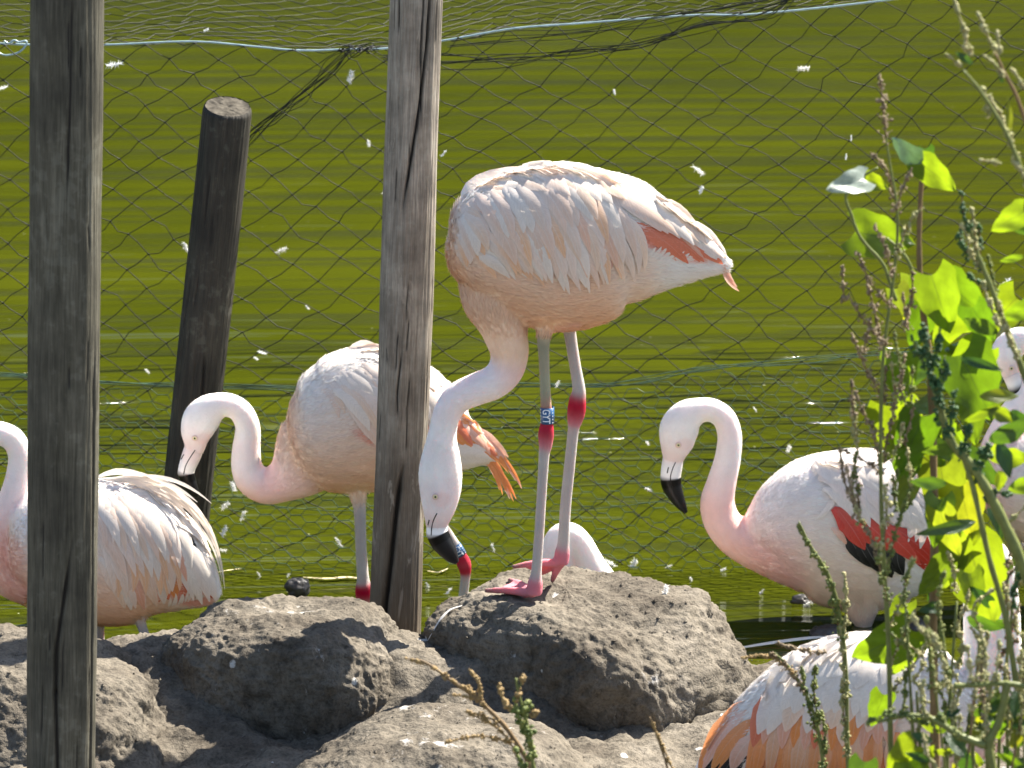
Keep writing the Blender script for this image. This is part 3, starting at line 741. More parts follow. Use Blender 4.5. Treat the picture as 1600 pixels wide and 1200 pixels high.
    def row(b, r0, r1, t0, t1, n, bulge, w, cs, lift, lift1=0.006, jx=6, rootc=None, tipc=None, **kw):
        rn = b.rnd
        for i in range(n):
            t = (i+0.5)/n + rn.uniform(-0.25, 0.25)/n
            def lp(a, q, m): 
                if m is None: return a[0]+(q[0]-a[0])*t, a[1]+(q[1]-a[1])*t
                s = 1-t; return s*s*a[0]+2*s*t*m[0]+t*t*q[0], s*s*a[1]+2*s*t*m[1]+t*t*q[1]
            x0, y0 = lp(r0, r1, rootc); x1, y1 = lp(t0, t1, tipc)
            c = col(rn.choice(cs)); c = np.clip(c*rn.uniform(0.94, 1.04), 0, 0.92)
            b.feather(x0+rn.uniform(-jx, jx)*.5, y0+rn.uniform(-jx, jx)*.5, x1+rn.uniform(-jx, jx), y1+rn.uniform(-jx, jx), bulge*rn.uniform(0.6, 1.3), w*rn.uniform(0.85, 1.15), c, lift+0.0018*(i % 3), lift1, **kw)
    def bill(b, ctrl, slit=None, nostril=None):
        l = Loft(ctrl, b.Y, n=8, seg=28); me = mesh('bill', l.v, l.f); setcol(me, l.col); o = link('bill', me, M['bill'], b.root)
        bv = BVHTree.FromPolygons([tuple(v) for v in l.v], l.f)
        def strip(pts, rad, name):
            mb = MB(); q = []
            for x, y in pts:
                p = P(x, y, b.Y); r = bv.ray_cast(Vector((p.x, b.Y-0.3, p.z)), Vector((0, 1, 0))); r2 = b.bvh.ray_cast(Vector((p.x, b.Y-0.3, p.z)), Vector((0, 1, 0)))
                ys = [z[0].y for z in (r, r2) if z[0] is not None]; p.y = min(ys) if ys else b.Y; q.append(p)
            q = [Vector(p) for p in catmull([tuple(p) for p in q], 4)]
            tube(mb, q, rad, 6, (0.012, 0.011, 0.011)); mb.build(name, M['bill'], o)
        if slit: strip(slit, 0.0011, 'gape_line')
        if nostril: strip(nostril, 0.0013, 'nostril')
        return o
    def eye(b, px, py, r=0.0052):
        q = P(px, py, b.Y); h = b.bvh.ray_cast(Vector((q.x, b.Y-0.4, q.z)), Vector((0, 1, 0))); p = h[0] if h[0] is not None else q
        nr = h[1] if h[1] is not None else Vector((0, -1, 0))
        if nr.y > 0: nr = -nr
        def ball(c, r, sq, name, m, par):
            bm = bmesh.new(); bmesh.ops.create_uvsphere(bm, u_segments=16, v_segments=10, radius=r)
            rot = Vector((0, 0, 1)).rotation_difference(nr).to_matrix()
            for v in bm.verts: v.co = rot @ Vector((v.co.x, v.co.y, v.co.z*sq)) + c
            me = bpy.data.meshes.new(name); bm.to_mesh(me); bm.free(); me.polygons.foreach_set('use_smooth', [True]*len(me.polygons)); return link(name, me, m, par)
        # bare pinkish lid ring, iris and pupil
        mb = MB(); a = nr.orthogonal().normalized(); c2 = nr.cross(a)
        ring = [p + nr*0.0012 + (a*math.cos(t) + c2*math.sin(t))*r*1.05 for t in [2*math.pi*i/20 for i in range(21)]]
        e = ball(p, r, 0.5, 'eye', M['eye'], b.root)
        tube(mb, ring, r*0.28, 6, (0.78, 0.56, 0.50), False); mb.build('eyelid', M['skin'], e)
        ball(p + nr*r*0.38, r*0.42, 0.5, 'pupil', M['pupil'], e)
    def band(b, px, py, dY, rpx, hpx, tilt, text, tx=0.0):
        """plastic leg ring with lettering that reads down the leg"""
        k = mpp(py, b.Y); c = P(px, py, b.Y); c.y += dY; r = rpx*k; h = hpx*k; ax = Vector((math.sin(R(tilt)), 0, math.cos(R(tilt)))); ux = Vector((0, 1, 0)).cross(ax); ux.normalize()
        fr = Vector((0, -1, 0)); mb = MB(); v = []; f = []; n = 36
        for (z, rr) in ((-h, r*0.93), (-h, r), (h, r), (h, r*0.93)):
            for i in range(n):
                a = 2*math.pi*i/n; v.append(c + ax*z + (ux*math.sin(a) + fr*math.cos(a))*rr)
        for j in range(3):
            for i in range(n): f.append((j*n+i, j*n+(i+1) % n, (j+1)*n+(i+1) % n, (j+1)*n+i))
        mb.add(v, f); o = mb.build('leg_band', M['band'], b.root)
        cu = bpy.data.curves.new('t', 'FONT'); cu.body = text; cu.align_x = 'CENTER'; cu.align_y = 'CENTER'; cu.size = 1.0; cu.offset = 0.015
        to = bpy.data.objects.new('t', cu); C.objects.link(to); dg = bpy.context.evaluated_depsgraph_get(); me = bpy.data.meshes.new_from_object(to.evaluated_get(dg))
        bpy.data.objects.remove(to); bm = bmesh.new(); bm.from_mesh(me); bmesh.ops.triangulate(bm, faces=bm.faces[:]); bmesh.ops.subdivide_edges(bm, edges=bm.edges[:], cuts=1); 
        xs_ = [q.co.x for q in bm.verts]; ys_ = [q.co.y for q in bm.verts]; sx = 2*h*0.88/(max(xs_)-min(xs_)); sy = r*1.15/(max(ys_)-min(ys_)); mx, my = (max(xs_)+min(xs_))/2, (max(ys_)+min(ys_))/2
        for q in bm.verts:
            z = -(q.co.x-mx)*sx; a = (q.co.y-my)*sy/r + tx
            q.co = c + ax*z + (ux*math.sin(a) + fr*math.cos(a))*(r+0.0004)
        me2 = bpy.data.meshes.new('lettering'); bm.to_mesh(me2); bm.free(); link('lettering', me2, M['print'], o)
        mb = MB()                                             # the row of white dots beside the letters
        for side in (-1, 1):
            for i in range(5):
                a = tx + side*0.98; z = -h*0.8 + 1.6*h*i/4; p0 = c + ax*z + (ux*math.sin(a) + fr*math.cos(a))*(r+0.0005); e1 = ux*math.cos(a) - fr*math.sin(a); s = h*0.11
                mb.add([p0+e1*s, p0+ax*s, p0-e1*s, p0-ax*s], [(0, 1, 2, 3)])
        mb.build('print_dots', M['print'], o)

def size_by(nlist):
    """returns a function that tells body (1) from neck and head (0) by listed ellipses in the bird plane"""
    def fn(self, u, v):
        s = np.zeros_like(u)
        for (px, py, rx, ry) in nlist: s = np.maximum(s, np.clip(2.2*(1-((u-px)/rx)**2-((v-py)/ry)**2), 0, 1))
        return s
    return fn
def make(label, Y, lofts, base, body, **kw):
    B = type('B', (Bird,), {'sizefn': size_by(body)}); return B(label, Y, lofts, base, **kw)

def toe(pts, Y0=None, r=(0.006, 0.005, 0.0035), c=('foot', 'foot', 'claw'), flat=1.0):
    """a toe given by world points"""
    l = Loft.__new__(Loft); q = catmull([[*p, rr, *col(cc)] for p, rr, cc in zip(pts, r, c)], 6); l.v = []; l.nrm = []; l.tan = []; l.col = []; l.f = []; seg = 12; m = len(q)
    for i in range(m):
        t = Vector(q[min(i+1, m-1), :3]-q[max(i-1, 0), :3]).normalized(); L = t.cross(Vector((0, 0, 1))).normalized(); U = L.cross(t)
        for k in range(seg):
            a = 2*math.pi*k/seg; l.v.append(Vector(q[i, :3]) + U*math.cos(a)*q[i, 3] + L*math.sin(a)*q[i, 3]*flat); l.tan.append(t); l.col.append(q[i, 4:7])
    for i in range(m-1):
        for k in range(seg): l.f.append((i*seg+k, i*seg+(k+1) % seg, (i+1)*seg+(k+1) % seg, (i+1)*seg+k))
    l.f.append(tuple(range(seg))[::-1]); l.f.append(tuple((m-1)*seg+k for k in range(seg))); return l
def web(a, b, c, th=0.0035, cc='foot'):
    """skin between two toes: a closed thin wedge"""
    l = Loft.__new__(Loft); up = Vector((0, 0, th)); P6 = [a+up, b+up, c+up, a-up, b-up, c-up]; l.v = P6; l.f = [(0, 1, 2), (5, 4, 3), (0, 3, 4, 1), (1, 4, 5, 2), (2, 5, 3, 0)]
    n = (b-a).cross(c-a)
    if n.z < 0: l.f = [tuple(reversed(q)) for q in l.f]
    l.tan = [Vector((1, 0, 0))]*6; l.col = [col(cc)]*6; return l

# ---- the banded bird on the mound, head lowered
YA = 6.99
def on_mound(px, py, up=0.004):
    p, n = ground_hit(px, py); return p + Vector((0, 0, up))
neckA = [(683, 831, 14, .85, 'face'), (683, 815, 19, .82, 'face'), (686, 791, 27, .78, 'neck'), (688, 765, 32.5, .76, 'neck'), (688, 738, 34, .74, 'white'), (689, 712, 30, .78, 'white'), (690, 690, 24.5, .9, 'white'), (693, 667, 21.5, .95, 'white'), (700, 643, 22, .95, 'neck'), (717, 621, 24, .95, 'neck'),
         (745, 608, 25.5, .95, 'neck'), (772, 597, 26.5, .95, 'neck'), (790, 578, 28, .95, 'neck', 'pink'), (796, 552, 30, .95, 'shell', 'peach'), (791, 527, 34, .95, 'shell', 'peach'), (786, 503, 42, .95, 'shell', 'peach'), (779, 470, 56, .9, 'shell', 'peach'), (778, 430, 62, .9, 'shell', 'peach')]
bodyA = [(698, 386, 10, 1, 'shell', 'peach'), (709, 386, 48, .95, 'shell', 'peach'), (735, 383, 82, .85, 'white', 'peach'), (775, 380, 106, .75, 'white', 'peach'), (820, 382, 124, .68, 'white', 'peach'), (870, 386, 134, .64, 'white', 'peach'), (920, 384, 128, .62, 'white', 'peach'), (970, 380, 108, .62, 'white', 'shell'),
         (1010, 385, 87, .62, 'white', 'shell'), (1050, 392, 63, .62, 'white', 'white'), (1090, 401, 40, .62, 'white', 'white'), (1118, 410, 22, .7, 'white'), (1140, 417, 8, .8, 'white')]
legAn = [(853, 475, 22, .9, 'peach', None, -.03), (851, 503, 15, .9, 'peach', None, -.035), (849, 527, 10.5, 1, 'legu', None, -.035), (850, 560, 8.6, 1, 'legu', None, -.035), (852, 610, 8.6, 1, 'legu', None, -.035), (854, 650, 9.5, 1, 'joint', None, -.035), (853, 670, 12.5, 1, 'joint', None, -.035), (852, 690, 10.5, 1, 'jmid', None, -.035), (850, 703, 8.8, 1, 'legl', None, -.035), (847, 750, 8, 1, 'legl', None, -.035), (842, 830, 8, 1, 'legl', None, -.035), (838, 885, 8.5, 1, 'legl', None, -.035), (836, 903, 12, 1, 'foot', None, -.035), (834, 921, 13, 1.1, 'foot', None, -.035)]
legAf = [(888, 480, 26, .9, 'peach', None, .04), (887, 505, 16, .9, 'shell', None, .04), (890, 522, 10.5, 1, 'legl', None, .04), (898, 572, 9.3, 1, 'legl', None, .04), (905, 615, 10.5, 1, 'legl', None, .04), (903, 632, 13.5, 1, 'joint', None, .04), (901, 652, 14.5, 1, 'joint', None, .04), (898, 670, 11, 1, 'jmid', None, .04), (896, 682, 9, 1, 'legl', None, .04), (890, 740, 9, 1, 'legl', None, .04), (884, 800, 9, 1, 'legl', None, .04), (881, 855, 9.5, 1, 'legl', None, .04), (879, 872, 12, 1, 'foot', None, .04), (877, 890, 12, 1, 'foot', None, .04)]
def foot(ax, ay, dY, toes):
    base = P(ax, ay, YA); base.y += dY; ex = []; tips = []
    for (x, y) in toes:
        tip = on_mound(x, y, 0.003); tip = tip if (tip-base).length < 0.16 else G(x, y, base.z-0.004); mid_ = base.lerp(tip, 0.5); mid_.z += 0.004
        ex.append(toe([base, mid_, tip], r=(0.0085, 0.0075, 0.0045))); tips.append((mid_.lerp(tip, 0.55)))
    for p, q in zip(tips, tips[1:]): ex.append(web(base, p, q))
    return ex
exA = foot(834, 920, -.035, [(795, 908), (757, 923), (815, 936)]) + foot(877, 889, .04, [(800, 886), (832, 905), (862, 912)])
A = make('tall pale pink flamingo standing on the big mound, blue band on its leg', YA, [neckA, bodyA, legAn, legAf], P(850, 925, YA), [(880, 385, 300, 155)], voxel=0.0034, blades=34000, seed=3, extra=exA,
         patches=[(690, 775, 18, 15, 0, 'pink', .35), (1045, 372, 75, 22, 22, 'coral', .9), (880, 505, 26, 12, -15, 'blush', .5)])
A.bill([(684, 808, 16, .8, 'face'), (683, 822, 16.5, .85, 'white'), (683, 831, 17, .9, 'white'), (684, 835, 17.2, .9, 'black'), (690, 847, 17, .9, 'black'), (700, 861, 14, .9, 'black'), (708, 872, 9.5, .9, 'black'), (714, 879, 4, .9, 'black')], [(683, 797), (678, 808), (675, 820), (674, 833)], [(671, 809), (669, 818)])
A.eye(681, 770); A.band(855, 642, -.035, 10.8, 12.8, -1, 'GYT', -0.15)
A.wing(880, 340, 165, 72, 14, 'shell')
W = ['white', 'shell', 'white', (0.88, 0.76, 0.70), (0.87, 0.74, 0.66), (0.88, 0.70, 0.60)]
A.row((985, 335), (1040, 352), (1050, 398), (1128, 408), 9, -4, 20, ['coral', 'coral', 'salmon'], 0.003, 0.004)
A.row((1010, 320), (1080, 362), (1090, 392), (1142, 408), 7, -5, 20, ['white', 'shell', 'salmon'], 0.006, 0.005)
A.row((960, 285), (1060, 345), (1075, 372), (1140, 404), 9, -6, 24, W, 0.010, 0.006)
A.row((905, 268), (1010, 305), (1030, 352), (1105, 385), 9, -8, 26, W, 0.013, 0.006)
A.row((860, 330), (950, 320), (890, 412), (962, 410), 7, -8, 20, ['coral', 'salmon', 'blush'], 0.004, 0.003)
A.row((790, 345), (960, 312), (880, 440), (1006, 410), 14, -16, 18, W+['peach'], 0.008, 0.008, tipc=(940, 440))
A.row((760, 335), (935, 292), (838, 418), (992, 392), 13, -15, 24, W+[(0.87, 0.60, 0.47)], 0.012, 0.007, tipc=(900, 425))
A.row((745, 318), (905, 275), (800, 390), (968, 362), 13, -14, 25, W+['peach', (0.87, 0.60, 0.47)], 0.016, 0.006, tipc=(880, 400))
A.row((738, 300), (880, 262), (778, 355), (940, 330), 12, -11, 24, W, 0.020, 0.005, tipc=(850, 350))
A.row((770, 275), (900, 255), (850, 292), (985, 310), 8, -8, 26, W, 0.021, 0.004)
A.row((714, 328), (800, 262), (745, 335), (850, 276), 13, -5, 17, W, 0.010, 0.003)
A.row((740, 296), (830, 254), (790, 292), (905, 268), 10, -5, 18, W, 0.014, 0.003)
A.row((715, 335), (760, 285), (742, 390), (815, 312), 10, -8, 19, W+['peach', 'salmon'], 0.012, 0.004)
A.row((708, 370), (722, 330), (728, 412), (765, 372), 7, -6, 18, W+['peach'], 0.006, 0.004)
A.row((725, 380), (800, 370), (775, 415), (870, 430), 10, -7, 16, ['peach', 'shell', 'white'], 0.006, 0.004)
A.row((740, 350), (820, 345), (790, 405), (880, 425), 10, -9, 19, W+['peach', 'salmon'], 0.012, 0.004)
for q in ((1128, 412, 1155, 455), (1132, 410, 1146, 440), (1135, 412, 1152, 448)): A.feather(*q, 5, 9, 'salmon', 0.002, 0.001)
for i in range(9): A.feather(1005+i*8, 392+i*1.2, 1022+i*9, 376+i*2.5-A.rnd.uniform(0, 8), 2, 6, 'white', 0.006, 0.004)

# ---- the bird wading behind the pale post
YB = 7.75
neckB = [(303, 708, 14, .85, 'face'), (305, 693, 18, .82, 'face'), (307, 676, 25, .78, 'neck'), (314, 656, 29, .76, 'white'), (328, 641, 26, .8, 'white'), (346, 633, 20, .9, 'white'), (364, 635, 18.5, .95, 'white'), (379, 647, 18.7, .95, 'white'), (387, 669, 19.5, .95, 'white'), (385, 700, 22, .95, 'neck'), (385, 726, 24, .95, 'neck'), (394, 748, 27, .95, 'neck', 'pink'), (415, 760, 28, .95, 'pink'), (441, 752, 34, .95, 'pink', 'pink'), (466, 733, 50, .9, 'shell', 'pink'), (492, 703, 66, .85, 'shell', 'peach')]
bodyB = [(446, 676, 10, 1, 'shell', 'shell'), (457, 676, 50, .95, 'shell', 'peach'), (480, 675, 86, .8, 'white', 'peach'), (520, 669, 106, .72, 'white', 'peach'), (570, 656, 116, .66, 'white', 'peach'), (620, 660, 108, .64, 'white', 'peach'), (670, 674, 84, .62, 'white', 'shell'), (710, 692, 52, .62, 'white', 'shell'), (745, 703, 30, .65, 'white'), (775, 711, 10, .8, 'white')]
legB1 = [(556, 740, 22, .9, 'peach', None, -.03), (560, 770, 13, .9, 'shell', None, -.03), (563, 792, 10, 1, 'legl', None, -.03), (565, 850, 9, 1, 'legl', None, -.03), (568, 898, 10, 1, 'legl', None, -.03), (569, 910, 13, 1, 'joint', None, -.03), (569, 925, 13, 1, 'joint', None, -.03), (568, 945, 9, 1, 'legl', None, -.03), (565, 1010, 8, 1, 'legl', None, -.03), (563, 1090, 8, 1, 'legl', None, -.03)]
legB2 = [(640, 735, 26, .9, 'peach', None, .03), (650, 765, 15, .9, 'legl', None, .03), (672, 800, 9, 1, 'legl', None, .03), (697, 837, 8.5, 1, 'legl', None, .03), (713, 862, 8.8, 1, 'legl', None, .03), (719, 874, 10, 1, 'joint', None, .03), (725, 888, 11.5, 1, 'joint', None, .03), (727, 901, 9, 1, 'joint', None, .03), (726, 916, 8, 1, 'legl', None, .03), (716, 1000, 8, 1, 'legl', None, .03), (706, 1090, 8, 1, 'legl', None, .03)]
B = make('pink flamingo wading behind the pale cracked post, orange tail feathers drooping', YB, [neckB, bodyB, legB1, legB2], P(600, 1010, YB), [(590, 655, 190, 140)], voxel=0.004, blades=26000, seed=5, patches=[(318, 682, 16, 12, 0, 'pink', .35), (600, 673, 60, 14, 20, 'coral', .6)])
B.bill([(304, 698, 15, .8, 'face'), (299, 712, 15, .85, 'face'), (293, 728, 13.5, .9, 'white'), (291, 736, 13, .9, 'white'), (291, 741, 13, .9, 'black'), (296, 755, 11.5, .9, 'black'), (303, 768, 8, .9, 'black'), (308, 776, 3, .9, 'black')], [(306, 700), (298, 712), (291, 725), (288, 738)], [(288, 708), (284, 716)])
B.eye(306, 680); B.band(715, 866, .03, 10.2, 9.5, -32, 'GYT', 0.1)
B.wing(600, 640, 130, 62, 25, 'shell')
B.row((560, 655), (640, 655), (600, 700), (700, 690), 9, -6, 18, ['coral', 'salmon', 'blush'], 0.003, 0.003)
B.row((640, 600), (720, 650), (730, 690), (765, 692), 7, -6, 20, ['coral', 'salmon', 'orange'], 0.004, 0.004)
B.row((540, 620), (660, 600), (600, 690), (715, 672), 11, -10, 22, W+['salmon'], 0.007, 0.006)
B.row((520, 595), (640, 570), (580, 655), (700, 640), 11, -10, 22, W, 0.011, 0.006)
B.row((520, 575), (620, 550), (565, 620), (680, 610), 11, -9, 18, W, 0.010, 0.004)
B.row((505, 600), (540, 570), (530, 640), (580, 605), 7, -6, 15, W+['peach'], 0.004, 0.003)
B.row((540, 552), (600, 540), (590, 545), (690, 600), 8, -9, 18, W, 0.014, 0.006)
B.row((735, 690), (745, 705), (780, 765), (808, 778), 11, -10, 8, ['orange', 'orange', 'salmon'], 0.002, 0.0, free=0.01)
B.row((720, 660), (748, 690), (770, 720), (822, 765), 11, -8, 9, ['orange', 'salmon', 'orange'], 0.004, 0.0, free=0.005)
B.row((690, 640), (725, 670), (750, 690), (800, 728), 7, -6, 16, ['salmon', 'coral', 'orange'], 0.006, 0.001)
B.row((700, 690), (720, 715), (760, 700), (778, 728), 6, -5, 18, ['white'], 0.008, 0.002)

# ---- the bird behind the thick post, long loose back feathers
YCb = 7.52
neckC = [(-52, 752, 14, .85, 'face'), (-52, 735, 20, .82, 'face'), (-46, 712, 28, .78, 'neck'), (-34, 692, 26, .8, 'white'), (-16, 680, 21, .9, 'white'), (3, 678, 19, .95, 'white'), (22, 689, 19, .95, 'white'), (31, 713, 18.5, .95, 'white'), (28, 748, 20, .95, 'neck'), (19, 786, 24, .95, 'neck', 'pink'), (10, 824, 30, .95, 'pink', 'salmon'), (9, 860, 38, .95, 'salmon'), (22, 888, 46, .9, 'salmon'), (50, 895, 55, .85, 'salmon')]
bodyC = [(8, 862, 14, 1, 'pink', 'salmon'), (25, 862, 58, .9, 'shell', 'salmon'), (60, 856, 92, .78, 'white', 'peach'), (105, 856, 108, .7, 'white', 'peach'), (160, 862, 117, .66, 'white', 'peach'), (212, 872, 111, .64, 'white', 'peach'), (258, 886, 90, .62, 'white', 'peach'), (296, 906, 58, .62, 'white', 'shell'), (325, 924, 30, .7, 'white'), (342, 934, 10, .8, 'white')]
legC = [(215, 940, 14, .9, 'peach', None, -.03), (224, 972, 8, 1, 'legl', None, -.03), (231, 992, 8, 1, 'legl', None, -.03), (238, 1010, 8, 1, 'legl', None, -.03), (246, 1080, 9, 1, 'joint', None, -.03), (240, 1110, 8, 1, 'legl', None, -.03)]
legC2 = [(150, 935, 14, .9, 'peach', None, .03), (152, 990, 9, 1, 'legl', None, .03), (154, 1060, 9, 1, 'joint', None, .03), (154, 1110, 8, 1, 'legl', None, .03)]
Cb = make('pink flamingo partly hidden by the thickest grey post, back feathers fanned loose', YCb, [neckC, bodyC, legC, legC2], P(170, 1060, YCb), [(180, 870, 190, 140)], voxel=0.004, blades=24000, seed=7, patches=[(25, 850, 22, 30, 0, 'coral', .2), (300, 925, 45, 20, 20, 'coral', .6)])
Cb.bill([(-52, 742, 15, .8, 'face'), (-55, 758, 14, .9, 'white'), (-57, 772, 13.5, .9, 'white'), (-57, 777, 13.5, .9, 'black'), (-52, 792, 11, .9, 'black'), (-46, 804, 7, .9, 'black'), (-42, 812, 3, .9, 'black')])
Cb.eye(-52, 728)
Cb.wing(190, 850, 130, 75, 25, 'shell')
Cb.row((235, 880), (300, 890), (250, 930), (335, 925), 7, -4, 22, ['coral', 'orange', 'coral'], 0.003, 0.003)
Cb.row((150, 850), (230, 840), (200, 935), (262, 930), 8, -8, 22, W+['salmon', 'salmon'], 0.005, 0.004)
Cb.row((150, 815), (250, 800), (180, 905), (290, 915), 13, -12, 21, W+['salmon', 'peach', 'peach'], 0.009, 0.006)
Cb.row((130, 790), (240, 775), (190, 870), (310, 900), 13, -14, 20, W+['peach', 'peach', 'salmon'], 0.013, 0.008)
Cb.row((120, 765), (220, 755), (170, 830), (300, 880), 13, -16, 19, W+['white', 'shell'], 0.017, 0.009)
Cb.row((245, 815), (275, 820), (305, 930), (335, 930), 5, -10, 24, ['salmon', 'white', 'shell'], 0.016, 0.006)
Cb.row((210, 775), (250, 790), (300, 845), (322, 895), 3, -10, 9, ['black'], 0.008, 0.004)
for x0, y0, x1, y1, bu, wd in ((170, 756, 332, 782, -26, 7), (180, 762, 352, 918, -56, 7), (190, 766, 346, 868, -44, 7), (200, 775, 350, 895, -46, 6), (170, 755, 300, 795, -22, 8), (180, 770, 322, 835, -34, 8), (215, 790, 346, 912, -32, 6), (160, 750, 285, 772, -14, 9), (205, 800, 330, 870, -28, 9), (150, 745, 262, 752, -12, 9), (155, 742, 220, 733, -6, 5), (165, 750, 310, 780, -20, 8), (190, 772, 335, 850, -36, 8), (175, 765, 338, 838, -42, 6), (210, 785, 348, 905, -40, 5), (160, 752, 275, 785, -16, 10), (180, 768, 300, 815, -26, 10), (150, 750, 250, 775, -12, 11)):
    Cb.feather(x0, y0, x1, y1, bu, wd, 'white', 0.022, 0.012, free=0.01, ns=14)
for i in range(12): Cb.feather(265+i*5, 940-i*1.2, 268+i*5.5+Cb.rnd.uniform(-3, 5), 925-i*1.0-Cb.rnd.uniform(0, 10), 1.5, 5, 'white', 0.008, 0.004)

# ---- the bird with open red and black wing
YD = 7.80
neckD = [(1051, 724, 14, .85, 'face'), (1053, 711, 19, .82, 'face'), (1057, 692, 27, .78, 'neck'), (1062, 668, 31, .76, 'white'), (1075, 650, 27, .8, 'white'), (1095, 641, 20, .9, 'white'), (1115, 642, 18.7, .95, 'white'), (1132, 655, 18.7, .95, 'neck'), (1140, 681, 19.2, .95, 'neck'), (1137, 716, 20.5, .95, 'neck'), (1128, 752, 23, .95, 'neck', 'pink'), (1121, 785, 27, .95, 'pink'), (1128, 814, 29, .95, 'pink', 'pink'), (1147, 836, 32, .95, 'pink', 'blush'), (1174, 848, 40, .92, 'pink', 'blush'), (1206, 850, 57, .9, 'pink', 'pink'), (1242, 848, 76, .85, 'shell', 'pink')]
bodyD = [(1165, 838, 16, 1, 'pink'), (1182, 833, 44, .92, 'neck', 'blush'), (1216, 826, 82, .8, 'white', 'pink'), (1262, 822, 112, .72, 'white', 'shell'), (1310, 826, 127, .66, 'white', 'shell'), (1360, 830, 130, .64, 'white', 'shell'), (1410, 836, 117, .62, 'white', 'neck'), (1450, 846, 94, .62, 'white'), (1490, 860, 60, .62, 'white'), (1525, 871, 30, .7, 'white'), (1550, 876, 9, .8, 'white')]
legD = [(1345, 920, 40, .9, 'shell', None, -.03), (1345, 950, 24, .9, 'shell', None, -.03), (1350, 985, 9, 1, 'legl', None, -.03), (1352, 1040, 9, 1, 'legl', None, -.03), (1352, 1065, 13, 1, 'joint', None, -.03), (1350, 1100, 8, 1, 'legl', None, -.03)]
legD2 = [(1400, 930, 30, .9, 'shell', None, .04), (1405, 962, 16, .9, 'shell', None, .04), (1408, 990, 9, 1, 'legl', None, .04), (1410, 1070, 11, 1, 'joint', None, .04), (1410, 1100, 8, 1, 'legl', None, .04)]
D = make('white-necked flamingo by the weeds with red and black wing showing', YD, [neckD, bodyD, legD, legD2], P(1370, 975, YD), [(1350, 830, 200, 145)], voxel=0.004, blades=28000, seed=9, patches=[(1068, 690, 16, 12, 0, 'pink', .35), (1185, 868, 60, 20, 25, 'blush', .6)])
D.bill([(1052, 714, 16, .8, 'face'), (1050, 728, 16.5, .85, 'white'), (1048, 742, 16, .9, 'white'), (1048, 748, 16.2, .9, 'black'), (1050, 760, 15.5, .9, 'black'), (1057, 776, 12, .9, 'black'), (1065, 790, 8, .9, 'black'), (1072, 801, 3, .9, 'black')], [(1055, 719), (1050, 730), (1047, 745), (1052, 765), (1066, 790)], [(1044, 727), (1042, 736)])
D.eye(1059, 690)
D.wing(1375, 790, 115, 62, 20, 'shell')
D.row((1305, 790), (1390, 830), (1352, 862), (1402, 882), 7, 4, 26, ['black'], 0.011, 0.004)
D.row((1330, 810), (1400, 840), (1385, 868), (1400, 878), 5, 4, 22, ['black'], 0.014, 0.004)
D.row((1400, 820), (1460, 830), (1440, 872), (1500, 872), 7, -3, 26, ['red', 'red', 'coral'], 0.005, 0.003)
D.row((1288, 772), (1400, 805), (1332, 824), (1472, 872), 13, -4, 28, ['red', 'red', (0.74, 0.09, 0.06)], 0.017, 0.004)
D.feather(1292, 803, 1320, 832, -4, 14, 'salmon', 0.010, 0.003)
D.row((1278, 745), (1400, 770), (1326, 792), (1478, 820), 16, -8, 20, ['white', 'white', 'neck'], 0.022, 0.005, jx=6)
D.row((1270, 730), (1400, 745), (1322, 775), (1470, 800), 15, -8, 22, ['white', 'white', 'neck'], 0.026, 0.005, jx=11)
D.row((1260, 720), (1390, 715), (1320, 745), (1460, 765), 12, -7, 26, ['white', 'white', 'neck'], 0.030, 0.005)
D.row((1400, 745), (1430, 765), (1400, 820), (1470, 850), 6, -10, 20, ['white'], 0.018, 0.006)
D.row((1440, 820), (1490, 850), (1500, 880), (1545, 885), 6, -4, 18, ['white', 'neck'], 0.006, 0.003)
for i in range(9): D.feather(1268+i*4, 790-i*5, 1288+i*3, 772-i*3+D.rnd.uniform(-4, 6), 2, 7, 'white', 0.010, 0.005)

# ---- the resting bird low in the corner
YE = 6.28
neckE = [(1520, 1068, 15, .9, 'neck'), (1526, 1042, 22, .82, 'white'), (1529, 1012, 25, .8, 'white'), (1526, 980, 21, .9, 'white'), (1523, 940, 18.5, .95, 'white'), (1524, 900, 18, .95, 'white'), (1535, 868, 18, .95, 'white'), (1552, 860, 18, .95, 'white'), (1566, 885, 18.5, .95, 'white'), (1573, 935, 19, .95, 'white'), (1575, 990, 20.5, .95, 'white'), (1572, 1045, 24, .95, 'white'), (1555, 1100, 34, .95, 'white', 'pink'), (1520, 1140, 52, .9, 'white', 'pink'), (1480, 1150, 70, .85, 'white', 'pink')]
bodyE = [(1535, 1130, 14, 1, 'white', 'shell'), (1515, 1128, 52, .95, 'white', 'shell'), (1475, 1124, 98, .85, 'white', 'shell'), (1420, 1120, 130, .75, 'white', 'peach'), (1355, 1130, 146, .7, 'white', 'peach'), (1290, 1144, 140, .68, 'white', 'peach'), (1225, 1166, 114, .66, 'white', 'peach'), (1170, 1190, 82, .66, 'white', 'peach'), (1125, 1215, 50, .7, 'white', 'peach'), (1090, 1240, 20, .8, 'white', 'peach')]
E = make('white-backed flamingo with orange wing sitting low among the weed stalks', YE, [neckE, bodyE], P(1370, 1260, YE), [(1340, 1130, 250, 170)], voxel=0.004, blades=26000, seed=11)
E.bill([(1522, 1060, 14, .9, 'face'), (1515, 1080, 12, .9, 'white'), (1508, 1096, 11, .9, 'black'), (1498, 1108, 6, .9, 'black'), (1492, 1113, 3, .9, 'black')])
E.wing(1290, 1130, 170, 85, -28, 'shell')
E.row((1150, 1120), (1170, 1150), (1095, 1200), (1125, 1225), 5, 4, 20, ['black'], 0.004, 0.004)
E.row((1160, 1090), (1180, 1130), (1090, 1205), (1140, 1190), 5, 6, 22, ['orange', 'salmon'], 0.008, 0.003)
